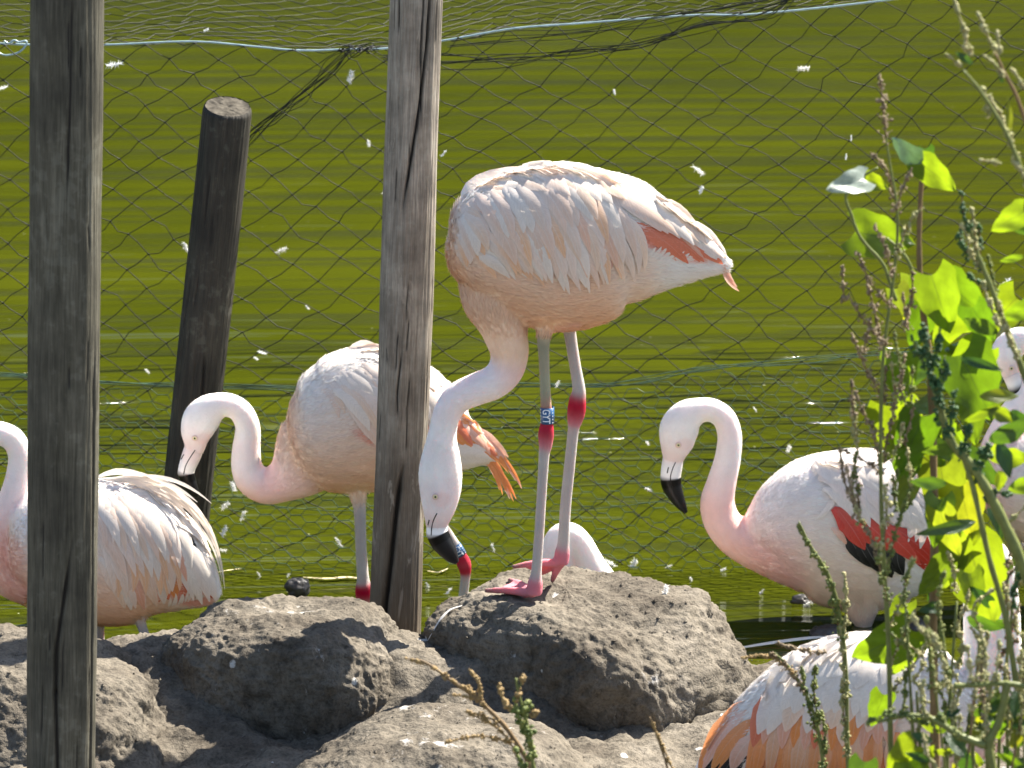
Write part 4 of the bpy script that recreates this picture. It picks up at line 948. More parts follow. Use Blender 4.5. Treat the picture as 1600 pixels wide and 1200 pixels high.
E.row((1180, 1110), (1420, 1130), (1150, 1230), (1430, 1235), 20, 0, 19, ['orange', (0.88, 0.32, 0.11)], 0.008, 0.004)
E.row((1180, 1100), (1400, 1110), (1160, 1195), (1400, 1185), 17, 2, 20, ['orange', (0.88, 0.42, 0.18), (0.88, 0.50, 0.28)], 0.013, 0.004)
E.row((1200, 1060), (1400, 1060), (1165, 1145), (1390, 1130), 12, 4, 25, ['coral', 'salmon', 'shell', 'orange'], 0.016, 0.003)
E.row((1225, 1040), (1420, 1050), (1176, 1124), (1380, 1104), 10, 7, 32, ['white', 'white', 'shell'], 0.020, 0.005)
E.row((1240, 1020), (1440, 1030), (1185, 1092), (1395, 1085), 10, 8, 34, ['white'], 0.025, 0.005)
E.row((1270, 1003), (1450, 1012), (1210, 1052), (1410, 1058), 9, 7, 34, ['white'], 0.029, 0.005)
E.row((1310, 993), (1440, 1000), (1235, 1035), (1400, 1045), 7, 6, 32, ['white'], 0.032, 0.004)

# ---- the bird behind the weeds at the fence
YF = 7.95
neckF = [(1583, 592, 11, .85, 'face'), (1577, 577, 17, .82, 'face'), (1572, 556, 25, .78, 'neck'), (1581, 537, 23, .8, 'white'), (1599, 529, 18, .9, 'white'), (1617, 540, 17, .95, 'white'), (1622, 568, 17, .95, 'white'), (1610, 605, 19, .95, 'neck'), (1590, 637, 22, .95, 'neck'), (1576, 668, 28, .95, 'neck', 'pink'), (1574, 705, 45, .9, 'neck', 'pink'), (1590, 740, 65, .85, 'shell')]
bodyF = [(1538, 742, 10, 1, 'neck', 'pink'), (1550, 745, 46, .9, 'white', 'pink'), (1580, 750, 80, .8, 'white', 'shell'), (1625, 756, 100, .7, 'white', 'shell'), (1680, 764, 92, .64, 'white', 'shell'), (1730, 775, 52, .62, 'white'), (1770, 784, 12, .8, 'white')]
legF = [(1615, 840, 24, .9, 'shell', None, -.03), (1618, 875, 10, 1, 'legl', None, -.03), (1620, 935, 12, 1, 'joint', None, -.03), (1620, 1060, 8, 1, 'legl', None, -.03)]
Fb = make('pale flamingo mostly hidden behind the leafy climbing weeds, head bent down', YF, [neckF, bodyF, legF], P(1620, 950, YF), [(1640, 760, 160, 115)], voxel=0.0045, blades=12000, seed=13)
Fb.bill([(1580, 584, 14, .85, 'face'), (1585, 598, 13, .9, 'white'), (1589, 608, 12.5, .9, 'black'), (1597, 622, 9, .9, 'black'), (1606, 632, 3, .9, 'black')])
Fb.eye(1578, 572)
Fb.wing(1640, 740, 80, 50, 20, 'shell')
Fb.row((1600, 730), (1690, 760), (1640, 780), (1730, 800), 8, -6, 22, ['red', 'coral', 'black'], 0.004, 0.003)
Fb.row((1585, 700), (1680, 700), (1620, 760), (1730, 780), 10, -7, 22, ['white', 'neck'], 0.009, 0.004)
Fb.row((1580, 685), (1660, 675), (1620, 725), (1710, 740), 9, -7, 22, ['white', 'neck'], 0.013, 0.004)

# ---- the bird resting behind the mound: only its arched neck shows
YG = 7.50
neckG = [(862, 968, 14, .9, 'face'), (863, 940, 22, .82, 'neck'), (866, 905, 27, .78, 'neck'), (870, 868, 28, .8, 'neck'), (879, 843, 26, .85, 'white'), (893, 838, 21, .9, 'white'), (908, 852, 20, .95, 'white'), (922, 880, 22, .95, 'white'), (938, 908, 26, .95, 'neck'), (952, 945, 38, .95, 'neck', 'pink'), (955, 990, 58, .9, 'shell', 'pink')]
bodyG = [(905, 1020, 14, 1, 'neck', 'pink'), (920, 1022, 50, .9, 'white', 'pink'), (955, 1025, 72, .85, 'white', 'shell'), (1000, 1030, 78, .8, 'white', 'shell'), (1050, 1040, 62, .75, 'white', 'shell'), (1090, 1050, 30, .7, 'white'), (1110, 1055, 10, .8, 'white')]
Gb = make('flamingo resting behind the big mound, only its arched white neck showing', YG, [neckG, bodyG], P(970, 1060, YG), [(1000, 1040, 110, 70)], voxel=0.0045, blades=12000, seed=15)
Gb.bill([(862, 958, 14, .85, 'face'), (860, 975, 13, .9, 'white'), (858, 985, 12.5, .9, 'black'), (864, 1002, 9, .9, 'black'), (872, 1012, 3, .9, 'black')])

# ------------------------------------------------------------------ weeds in front
ICO = None
def ico_data():
    global ICO
    if ICO is None:
        bm = bmesh.new(); bmesh.ops.create_icosphere(bm, subdivisions=1, radius=1.0); bm.verts.ensure_lookup_table()
        ICO = ([v.co.copy() for v in bm.verts], [tuple(v.index for v in f.verts) for f in bm.faces]); bm.free()
    return ICO
def leaf_mesh(L, wd, kind, fold, curl, rnd):
    """leaf lying along +X, facing +Z: arrow-shaped (climber), lance-shaped or oval"""
    nu, nv_ = 14, 8; v = []; uv = []; f = []
    for i in range(nu+1):
        t = i/nu
        if kind == 'arrow': hw = (1.0*(1-t)**0.72*(0.62+0.38*min(1, t/0.12)) + 0.10*math.sin(t*math.pi))
        elif kind == 'lance': hw = math.sin(math.pi*t**0.8)**0.9
        else: hw = math.sin(math.pi*t**0.62)**0.75
        hw *= wd*0.5*(1 + 0.05*math.sin(t*17+rnd.random()))
        for j in range(nv_+1):
            s = 2*j/nv_-1
            x = L*t
            if kind == 'arrow': x -= L*0.20*abs(s)**1.6*max(0, 1-t*3.2)       # two lobes behind the stalk
            y = s*hw
            z = abs(s)*hw*fold - curl*L*t*t + 0.035*wd*math.sin(t*9+s*3+rnd.random()*0.6) 
            v.append(Vector((x, y, z))); uv.append((t, 0.5+0.5*s))
    n1 = nv_+1
    for i in range(nu):
        for j in range(nv_): f.append((i*n1+j, (i+1)*n1+j, (i+1)*n1+j+1, i*n1+j+1))
    return v, f, uv
class Weed:
    def __init__(w, label, Y, base, seed, name='weed'):
        w.Y = Y; w.rnd = random.Random(seed); w.root = empty(name, P(*base, Y)); tag(w.root, label, 'weed', 'weeds along the bank')
    def pp(w, x, y, d=0.0): return P(x, y, w.Y+d)
    def stem(w, pts, r0, r1, m='stem', d=0.0, name='stem'):
        q = catmull([tuple(w.pp(x, y, d)) for x, y in pts], 6); n = len(q); k = mpp(600, w.Y); mb = MB()
        rad = [(r0+(r1-r0)*i/(n-1))*k*(1+0.10*math.sin(i*1.9)) for i in range(n)]
        tube(mb, q, rad, 8); mb.build(name, M[m], w.root); return [Vector(p) for p in q]
    def spike(w, pts, r, size, m, d=0.0, dens=1.0, stem_m='stem_brown', tip=0.35):
        """a seed head: many little seeds crowded round a thin axis"""
        q = catmull([tuple(w.pp(x, y, d)) for x, y in pts], 8); n = len(q); k = mpp(600, w.Y); mb = MB(); rn = w.rnd; iv, if_ = ico_data()
        axis = MB(); tube(axis, q, 1.3*k, 5); ax = axis.build('seed_stalk', M[stem_m], w.root)
        Ln = sum((Vector(q[i+1])-Vector(q[i])).length for i in range(n-1)); cnt = int(dens*Ln/(size*k)*7.5)
        for c in range(cnt):
            t = (c+rn.random())/cnt; f_ = t*(n-1); i = min(int(f_), n-2); p = Vector(q[i]).lerp(Vector(q[i+1]), f_-i)
            clump = 0.55+0.45*math.sin(t*Ln/(size*k)*1.15 + rn.random()*0.5)
            if rn.random() > 0.12+0.88*clump**1.6: continue
            rr = 1.25*r*k*(1-(1-tip)*t)*clump; dv = Vector((rn.gauss(0, 1), rn.gauss(0, 1), rn.gauss(0, .8))).normalized()*rr*rn.uniform(0.3, 1.0)
            s = size*k*rn.uniform(0.45, 1.15)*0.56; e = Vector((rn.uniform(.8, 1.2), rn.uniform(.8, 1.2), rn.uniform(.8, 1.4)))
            mb.add([p+dv+Vector((v.x*e.x, v.y*e.y, v.z*e.z))*s for v in iv], if_)
        if mb.v: mb.build('seed_head', M[m], ax)
    def leaf(w, x, y, ang, L, wd, m='leaf', kind='arrow', pitch=0.0, roll=0.0, fold=0.18, curl=0.12, d=0.0, stalk=None):
        k = mpp(y, w.Y); v, f, uv = leaf_mesh(L*k, wd*k, kind, fold, curl, w.rnd)
        # in its own plane X runs along the leaf; tip in the photo plane at 'ang' (down positive), pitched away and rolled
        a = R(ang); dx = Vector((math.cos(a), 0, -math.sin(a))); back = Vector((0, -1, 0)); dy = back.cross(dx)
        rot = Matrix((dx, dy, back)).transposed() @ Matrix.Rotation(R(pitch), 3, 'Y') @ Matrix.Rotation(R(roll), 3, 'X')
        o3 = w.pp(x, y, d); me = mesh('leaf', [rot @ q + o3 for q in v], f); ul = me.uv_layers.new(name='UVMap'); li = np.empty(len(me.loops), dtype=np.int32); me.loops.foreach_get('vertex_index', li)
        ul.data.foreach_set('uv', np.array(uv, dtype=np.float32)[li].ravel()); o = link('leaf', me, M[m], w.root)
        if stalk:
            mb = MB(); q = catmull([tuple(w.pp(*s, d)) for s in stalk] + [tuple(o3)], 5); tube(mb, q, 2.0*k, 6); mb.build('leaf_stalk', M['stem'], o)
        return o

# dry seeding stalk with the brown head
w1 = Weed('tall brown-seeded weed stalk rising among the heart-shaped leaves', 5.30, (1395, 1490), 1)
w1.stem([(1395, 1490), (1392, 1200), (1388, 1000), (1380, 860), (1376, 720), (1380, 560), (1398, 420), (1402, 330), (1388, 240), (1377, 140)], 4.6, 1.4)
for pts, r, s, m in (([(1385, 215), (1380, 170), (1375, 115)], 13, 5, 'seed_brown'), ([(1398, 310), (1385, 265), (1362, 240)], 9, 4.5, 'seed_brown'), ([(1400, 330), (1412, 290), (1425, 262)], 9, 4.5, 'seed_brown'), ([(1400, 400), (1420, 350), (1440, 325)], 10, 5, 'seed_pale'), ([(1395, 430), (1380, 380), (1366, 350)], 9, 4.5, 'seed_brown'),
                     ([(1392, 480), (1360, 440), (1340, 395)], 10, 4.5, 'seed_brown'), ([(1385, 540), (1350, 500), (1325, 460)], 9, 4.5, 'seed_brown'), ([(1382, 560), (1370, 500), (1352, 430)], 10, 5, 'seed_brown'), ([(1380, 620), (1355, 580), (1330, 520)], 10, 4.5, 'seed_brown'), ([(1378, 680), (1352, 650), (1335, 610)], 9, 4.5, 'seed_brown'),
                     ([(1378, 720), (1395, 650), (1398, 600)], 9, 4.5, 'seed_brown'), ([(1378, 740), (1350, 720), (1312, 700)], 7, 4, 'seed_brown'), ([(1380, 860), (1385, 800), (1382, 760)], 14, 6, 'seed_pale'), ([(1382, 880), (1360, 840), (1322, 760), (1312, 700)], 8, 4.5, 'seed_brown'), ([(1384, 900), (1400, 830), (1420, 770)], 9, 5, 'seed_green'),
                     ([(1386, 940), (1375, 890), (1374, 850)], 11, 5.5, 'seed_green'), ([(1388, 980), (1412, 930), (1425, 870)], 9, 5, 'seed_pale'), ([(1390, 1040), (1412, 990), (1432, 950)], 10, 5, 'seed_pale'), ([(1392, 1080), (1420, 1050), (1452, 1000)], 10, 5, 'seed_pale')):
    w1.spike(pts, r, s, m, d=w1.rnd.uniform(-.06, .06))
rs_ = random.Random(31)
for _ in range(26):
    x = rs_.uniform(1318, 1425); y = rs_.uniform(380, 800); a = rs_.uniform(-0.5, 0.5)
    w1.spike([(x, y+45), (x+a*18, y+20), (x+a*36, y-12)], rs_.uniform(6, 10), 4.4, rs_.choice(['seed_brown', 'seed_brown', 'seed_pale', 'seed_green']), d=rs_.uniform(-.07, .1), dens=0.9)
# the climber with arrow-shaped leaves
w2 = Weed('climbing weed with big glowing yellow-green arrow-shaped leaves', 5.42, (1470, 1490), 2, 'climbing_weed')
w2.stem([(1470, 1490), (1462, 1200), (1458, 1000), (1460, 850), (1458, 700), (1452, 560), (1440, 470), (1436, 380), (1440, 280), (1448, 235)], 8, 3, 'stem_brown')
w2.stem([(1436, 460), (1420, 410), (1400, 385), (1385, 372)], 3, 2); w2.stem([(1400, 470), (1390, 440), (1378, 410), (1345, 372), (1330, 335), (1322, 305), (1345, 278), (1372, 262)], 3, 2)
LV = [(1350, 280, 172, 72, 46, 'leaf_sheen', -40, 25), (1352, 279, 25, 42, 34, 'leaf', 15, 0), (1336, 362, 14, 100, 84, 'leaf', 10, -8), (1440, 252, -142, 74, 46, 'leaf_sheen', -40, -20), (1440, 255, 42, 80, 52, 'leaf', 15, 10), (1446, 232, 80, 36, 30, 'leaf_dark', 10, 0),
      (1455, 430, 70, 105, 80, 'leaf', 12, 0), (1475, 440, 40, 100, 74, 'leaf', 10, 8), (1440, 475, 95, 80, 62, 'leaf', 5, -10), (1500, 470, 110, 95, 70, 'leaf', 15, 0), (1520, 480, 60, 70, 55, 'leaf', 8, 12), (1490, 540, 95, 80, 66, 'leaf', 8, 0), (1500, 555, 62, 118, 108, 'leaf', 10, -6), (1530, 545, 120, 100, 72, 'leaf', 12, 0),
      (1520, 540, 180, 56, 36, 'leaf_sheen', -45, 0), (1462, 620, 175, 96, 44, 'leaf_dark', -66, 0), (1395, 635, 70, 120, 96, 'leaf', 8, 6), (1440, 650, 105, 100, 78, 'leaf', 6, -6), (1420, 700, 95, 70, 56, 'leaf', 10, 0), (1470, 730, 80, 110, 84, 'leaf_yellow', 10, 0), (1500, 760, 75, 90, 78, 'leaf_yellow', 8, 5), (1470, 800, 70, 90, 52, 'leaf_yellow', 10, 20),
      (1515, 855, 72, 150, 112, 'leaf', 8, 4), (1490, 850, 100, 90, 66, 'leaf', 12, -8), (1475, 880, 120, 70, 48, 'leaf_yellow', 10, 0), (1420, 990, 150, 95, 92, 'leaf', 6, -10), (1425, 985, 110, 90, 70, 'leaf', 14, 14), (1380, 1085, 105, 60, 45, 'leaf', 10, 0), (1545, 940, -150, 40, 22, 'leaf_dark', 30, 0)]
for (x, y, a, L, wd, m, pi_, ro) in LV:
    w2.leaf(x, y, a, L*1.05, wd, m, 'arrow', pi_+w2.rnd.uniform(-5, 5), ro, fold=w2.rnd.uniform(0.05, 0.25), curl=w2.rnd.uniform(0.02, 0.2), d=w2.rnd.uniform(-.08, .08))
for (x, y, a, L, wd, m) in ((1510, 965, 12, 62, 26, 'leaf_dark'), (1470, 945, 175, 40, 18, 'leaf_dark'), (1525, 815, 178, 108, 20, 'leaf_dark'), (1555, 970, 10, 40, 16, 'leaf_dark')):
    w2.leaf(x, y, a, L, wd, m, 'lance', -35, 15, 0.3, 0.2, d=-.1)
rl = random.Random(77)
for i in range(34):
    x = rl.uniform(1405, 1590); y = rl.uniform(400, 960); s_ = rl.uniform(42, 88)
    w2.leaf(x, y, rl.uniform(35, 140), s_, s_*rl.uniform(0.6, 0.9), rl.choice(['leaf', 'leaf', 'leaf', 'leaf_yellow', 'leaf_dark']), 'arrow', rl.uniform(-30, 35), rl.uniform(-30, 30), rl.uniform(0.05, 0.3), rl.uniform(0.0, 0.25), d=rl.uniform(-.05, .22))
# the stout green stalk with dark buds
w3 = Weed('stout green weed stalk slanting across, crowded with dark green bud spikes', 5.12, (1760, 1490), 3)
w3.stem([(1760, 1490), (1680, 1120), (1602, 895), (1555, 790), (1520, 730), (1486, 690), (1470, 640), (1455, 585), (1448, 540)], 11, 4)
w3.stem([(1590, 1080), (1570, 960), (1545, 870), (1520, 760), (1500, 700)], 5, 4)
for pts, r, s in (([(1452, 580), (1436, 555), (1424, 525)], 11, 6), ([(1450, 560), (1446, 535), (1440, 505)], 13, 6), ([(1455, 570), (1466, 545), (1468, 512)], 10, 6), ([(1462, 610), (1476, 590), (1476, 555)], 9, 6), ([(1480, 680), (1488, 650), (1490, 612)], 9, 6), ([(1470, 640), (1465, 610), (1460, 590)], 14, 6.5), ([(1486, 690), (1475, 670), (1468, 655)], 12, 6.5), ([(1500, 710), (1508, 690), (1512, 668)], 12, 6.5), ([(1520, 730), (1540, 720), (1545, 695)], 10, 6), ([(1540, 780), (1560, 770), (1575, 772)], 10, 6), ([(1602, 890), (1585, 920), (1584, 950)], 9, 6), ([(1530, 750), (1536, 715), (1534, 700)], 11, 6)):
    w3.spike(pts, r, s, 'seed_dark', d=w3.rnd.uniform(-.03, .03), dens=2.2, stem_m='stem', tip=0.7)
for (x, y, a, L, wd, m) in ((1545, 690, -32, 85, 34, 'leaf_dark'), (1555, 710, 15, 60, 40, 'leaf'), (1480, 755, 180, 60, 22, 'leaf_dark'), (1500, 700, 175, 60, 20, 'leaf'), (1575, 765, -20, 60, 26, 'leaf'), (1530, 620, 2, 75, 22, 'leaf_yellow'), (1545, 640, 20, 50, 24, 'leaf'), (1505, 660, -25, 70, 16, 'leaf'), (1560, 690, 70, 60, 26, 'leaf_dark'), (1500, 560, 12, 70, 16, 'leaf_dark'), (1580, 640, 50, 50, 22, 'leaf_dark'), (1560, 735, 78, 44, 24, 'leaf')):
    w3.leaf(x, y, a, L, wd, m, 'lance', w3.rnd.uniform(-25, 25), w3.rnd.uniform(-25, 25), 0.25, 0.15)
# pale seeding sprays above
w4 = Weed('weed spray with pale green seed spikes and two dark buds, half way up the clump', 5.2, (1800, 1490), 4)
w4.stem([(1800, 1490), (1700, 900), (1620, 640), (1575, 520), (1545, 440), (1525, 390), (1512, 345)], 7, 2.5, 'stem')
for pts, r, s, m in (([(1525, 390), (1522, 355), (1518, 325)], 7, 5, 'seed_pale'), ([(1515, 380), (1508, 362), (1502, 350)], 6, 5, 'seed_pale'), ([(1535, 420), (1522, 405), (1512, 380)], 8, 5, 'seed_pale'), ([(1512, 360), (1505, 330), (1502, 300)], 8, 5, 'seed_dark'), ([(1520, 400), (1503, 385), (1500, 350)], 13, 6, 'seed_dark'), ([(1530, 420), (1532, 380), (1528, 350)], 9, 5, 'seed_dark'), ([(1545, 450), (1528, 440), (1512, 430)], 12, 6, 'seed_dark'), ([(1560, 490), (1550, 430), (1544, 400)], 6, 4, 'seed_green'), ([(1570, 520), (1552, 490), (1535, 440)], 8, 5, 'seed_pale'), ([(1590, 560), (1575, 520), (1560, 470)], 8, 5, 'seed_pale')):
    w4.spike(pts, r, s, m, d=w4.rnd.uniform(-.03, .03), dens=1.4)
for (x, y, a, L, wd, m, k) in ((1600, 330, 145, 62, 48, 'leaf', 'arrow'), (1640, 350, 168, 60, 40, 'leaf_dark', 'arrow'), (1610, 480, 155, 50, 36, 'leaf', 'arrow'), (1600, 400, 165, 40, 12, 'leaf', 'lance'), (1560, 520, 200, 60, 24, 'leaf', 'lance')):
    w4.leaf(x, y, a, L, wd, m, k, 10, 10, d=-.02)
w5 = Weed('upper weed spray with strings of pale seeds reaching past the top', 5.0, (1900, 1490), 5)
w5.stem([(1900, 1490), (1780, 900), (1680, 520), (1620, 330), (1590, 250), (1565, 195), (1530, 140), (1505, 110)], 6, 2, 'stem')
w5.stem([(1660, 460), (1618, 250), (1592, 160), (1570, 115), (1556, 85)], 4, 2, 'stem_brown')
for pts, r, s in (([(1510, 80), (1508, 50), (1495, 15), (1488, -15)], 6, 5.5), ([(1518, 85), (1510, 65), (1506, 40)], 6, 5.5), ([(1556, 80), (1540, 50), (1528, 20)], 8, 6), ([(1562, 85), (1560, 65), (1558, 48)], 4, 4.5), ([(1502, 105), (1490, 93), (1477, 85)], 5, 5), ([(1568, 120), (1552, 98), (1536, 86)], 5, 5), ([(1545, 180), (1540, 150), (1532, 135)], 7, 5.5), ([(1578, 215), (1562, 180), (1545, 150)], 8, 6), ([(1600, 140), (1590, 120), (1578, 106)], 5, 5), ([(1590, 250), (1580, 225), (1565, 190)], 7, 5.5), ([(1608, 290), (1594, 265), (1580, 250)], 7, 5), ([(1560, 255), (1545, 252), (1530, 250)], 5, 5)):
    w5.spike(pts, r, s, 'seed_pale', d=w5.rnd.uniform(-.03, .03), dens=1.5)
for (x, y, a, L, wd, m) in ((1520, 100, -145, 34, 12, 'leaf_dark'), (1578, 205, -92, 52, 11, 'leaf_yellow'), (1566, 130, -100, 26, 9, 'leaf_dark')):
    w5.leaf(x, y, a, L, wd, m, 'lance', 8, 10)
# low seeding weeds at the bottom
w6 = Weed('curved green seed stalk leaning over the sitting flamingo', 5.55, (1340, 1490), 6)
w6.stem([(1340, 1490), (1325, 1200), (1322, 1050), (1312, 960), (1295, 900), (1265, 850), (1248, 815)], 4, 1.6)
for pts, r, s, m in (([(1310, 950), (1290, 895), (1265, 855), (1246, 818)], 9, 5, 'seed_green'), ([(1318, 1000), (1322, 950), (1320, 895)], 8, 5, 'seed_pale'), ([(1322, 1090), (1318, 1040), (1312, 970)], 8, 5, 'seed_pale'), ([(1325, 1180), (1318, 1120), (1316, 1060)], 9, 5, 'seed_pale'), ([(1316, 1000), (1305, 960), (1300, 930)], 12, 5, 'seed_green')):
    w6.spike(pts, r, s, m, dens=1.5)
w7 = Weed('brownish seed stalk bending left in front of the white back feathers', 5.6, (1300, 1490), 7)
w7.stem([(1300, 1490), (1290, 1250), (1280, 1150), (1262, 1090), (1235, 1045), (1210, 1020)], 4, 1.5)
for pts, r, s, m in (([(1255, 1080), (1232, 1045), (1205, 1020)], 9, 4.5, 'seed_brown'), ([(1280, 1130), (1272, 1080), (1275, 1040)], 12, 5, 'seed_green'), ([(1282, 1160), (1262, 1100), (1252, 1040)], 10, 5, 'seed_green'), ([(1285, 1200), (1290, 1150), (1283, 1110)], 8, 5, 'seed_green'), ([(1240, 1050), (1200, 1025), (1160, 1028)], 7, 4, 'seed_tan'), ([(1290, 1020), (1250, 1015), (1215, 1005)], 7, 4.5, 'seed_brown')):
    w7.spike(pts, r, s, m, dens=1.5)
w8 = Weed('dark green stalk hooked sideways in the tangled corner of weeds', 4.95, (1580, 1490), 8)
w8.stem([(1580, 1490), (1560, 1250), (1545, 1170), (1560, 1130), (1570, 1090), (1575, 1065)], 8, 6, 'stem'); w8.stem([(1490, 1072), (1530, 1070), (1570, 1068), (1610, 1074)], 4, 5, 'stem'); w8.stem([(1540, 1165), (1500, 1150), (1460, 1125), (1420, 1118), (1370, 1128)], 7, 3, 'stem')
for pts, r, s, m in (([(1400, 1115), (1380, 1118), (1360, 1130)], 14, 7, 'seed_green'), ([(1460, 1130), (1430, 1125), (1405, 1110)], 12, 6, 'seed_green'), ([(1500, 1150), (1475, 1130), (1468, 1112)], 12, 6, 'seed_green'), ([(1450, 1125), (1440, 1090), (1445, 1060)], 7, 5, 'seed_pale'), ([(1445, 1150), (1450, 1180), (1480, 1220)], 5, 5, 'seed_pale'), ([(1520, 1070), (1515, 1040), (1512, 1010)], 8, 5, 'seed_pale'), ([(1540, 1066), (1540, 1020), (1532, 985)], 9, 5, 'seed_pale'), ([(1555, 1066), (1560, 1030), (1562, 1000)], 7, 5, 'seed_pale'), ([(1480, 1080), (1470, 1020), (1455, 985)], 9, 5, 'seed_pale'), ([(1470, 1010), (1440, 985), (1425, 960)], 7, 5, 'seed_pale')):
    w8.spike(pts, r, s, m, dens=1.6, stem_m='stem')
rc = random.Random(21)
w9 = Weed('dense tangle of small leaves and seed sprigs filling the weedy corner', 5.05, (1560, 1490), 9, 'weed_clump')
for i in range(26):
    x0 = rc.uniform(1440, 1640); y1 = rc.uniform(1010, 1170); x1 = x0+rc.uniform(-45, 45); d = rc.uniform(-.12, .25)
    w9.stem([(x0, 1480), (x0+rc.uniform(-10, 10), 1300), (x1, y1)], 3.5, 1.5, rc.choice(['stem', 'stem', 'stem_brown']), d)
    w9.spike([(x0*.3+x1*.7, y1+60), (x1, y1+10), (x1+rc.uniform(-14, 14), y1-50)], rc.uniform(7, 11), 5, rc.choice(['seed_pale', 'seed_pale', 'seed_green', 'seed_brown']), d, 1.3)
    for _ in range(4):
        yy = rc.uniform(1100, 1290); w9.leaf(x0+(x1-x0)*0.4, yy, rc.uniform(-170, 10), rc.uniform(25, 55), rc.uniform(12, 26), rc.choice(['leaf', 'leaf_dark', 'leaf_dark', 'leaf_yellow']), 'lance', rc.uniform(-40, 40), rc.uniform(-40, 40), d=d)
for (x, y, a, L, wd, m) in ((1432, 1165, 120, 90, 70, 'leaf'), (1420, 1190, 60, 60, 60, 'leaf'), (1350, 1190, 100, 70, 50, 'leaf_dark')): w9.leaf(x, y, a, L, wd, m, 'arrow', 8, 6, d=-.05)
w12 = Weed('slender weed stalks with pale seed strings beside the climber', 5.25, (1500, 1490), 14, 'weed_clump')
for (x0, x1, y1, m) in ((1440, 1432, 1010, 'seed_pale'), (1480, 1495, 870, 'seed_pale'), (1500, 1470, 900, 'seed_green'), (1560, 1590, 800, 'seed_pale'), (1590, 1612, 860, 'seed_brown'), (1575, 1575, 830, 'seed_brown'), (1430, 1415, 880, 'seed_green'), (1520, 1530, 930, 'seed_pale')):
    d = rc.uniform(-.1, .1); w12.stem([(x0+20, 1490), (x0, 1200), (x1, y1+70)], 4, 2, 'stem', d)
    for k in range(4):
        yy = y1+k*60; w12.spike([(x1+rc.uniform(-4, 4), yy+55), (x1+rc.uniform(-14, 14), yy+20), (x1+rc.uniform(-24, 24), yy-10)], 8, 4.8, m, d, 1.2)
# sprigs in front of the mounds
w10 = Weed('tan dry sprig leaning left in front of the low mound', 5.35, (960, 1490), 10, 'dry_sprig')
w10.stem([(960, 1490), (850, 1240), (800, 1150), (765, 1110), (740, 1088), (700, 1060), (665, 1035), (640, 1030)], 5, 1.5, 'stem_brown')
for pts, r, s in (([(700, 1060), (672, 1040), (632, 1028)], 5, 5), ([(758, 1102), (735, 1080), (705, 1062)], 8, 6), ([(752, 1090), (748, 1065), (732, 1045)], 5, 5.5), ([(740, 1092), (725, 1088), (708, 1085)], 5, 5), ([(810, 1180), (780, 1140), (735, 1115)], 9, 4.5), ([(800, 1160), (750, 1150), (695, 1160)], 8, 4.5), ([(780, 1130), (755, 1118), (730, 1112)], 6, 4.5)):
    w10.spike(pts, r, s, 'seed_tan', dens=1.1, stem_m='stem_brown')
w11 = Weed('green budding sprig standing upright in front of the low mound', 5.25, (880, 1490), 11, 'green_sprig')
w11.stem([(880, 1490), (845, 1260), (832, 1190), (826, 1140), (812, 1090), (806, 1060)], 4, 2)
for pts, r, s, m in (([(808, 1095), (812, 1075), (818, 1058)], 5, 6, 'seed_tan'), ([(800, 1110), (785, 1090), (780, 1072)], 5, 6, 'seed_tan'), ([(815, 1125), (805, 1105), (806, 1090)], 13, 8, 'seed_green'), ([(825, 1150), (820, 1130), (825, 1100)], 12, 8, 'seed_green'), ([(830, 1185), (825, 1160), (820, 1140)], 12, 8, 'seed_green'), ([(825, 1210), (812, 1190), (806, 1172)], 11, 8, 'seed_green'), ([(830, 1120), (836, 1115), (838, 1110)], 5, 6, 'seed_tan')):
    w11.spike(pts, r, s, m, dens=1.6, stem_m='stem', tip=0.7)
w13 = Weed('thin tan sprig rising beside the tail of the sitting flamingo', 5.4, (1080, 1490), 12, 'dry_sprig')
w13.stem([(1080, 1490), (1050, 1240), (1030, 1160), (1015, 1125)], 2.5, 1.2, 'stem_brown'); w13.spike([(1055, 1210), (1035, 1165), (1015, 1120)], 5, 4, 'seed_tan', dens=0.8)

# ------------------------------------------------------------------ loose feathers, stones, straws
def down(mbr, seed, size):
    """a curled tuft of white down: thin bent barbs from one quill"""
    rn = random.Random(seed); mb = MB()
    ax = Vector((rn.uniform(-1, 1), rn.uniform(-.3, .3), rn.uniform(-.5, .8))).normalized()
    for k in range(130):
        t = rn.random(); p = ax*size*(t-0.5)*1.3; d = (ax*0.5 + Vector((rn.gauss(0, 1), rn.gauss(0, .5), rn.gauss(0, .8)))).normalized()*size*rn.uniform(.15, .5); s = d.orthogonal().normalized()*size*0.03
        b = d.orthogonal()*0.25
        mb.add([p-s, p+s, p+d*.55+s+b, p+d*.55-s+b, p+d+b*1.6], [(0, 1, 2, 3), (3, 2, 4)], (0.88, 0.88, 0.86))
    me = mesh('loose_feather', mb.v, mb.f); setcol(me, mb.c); me.materials.append(M['down']); return me
DM = [down(None, s, 0.014) for s in range(7)]
def loose(p, i, s, label, g):
    o = bpy.data.objects.new('loose_feather', DM[i % len(DM)]); C.objects.link(o); o.location = p; o.scale = (s, s, s); o.rotation_euler = (0, i*1.3, 0); tag(o, label, 'feather', g)
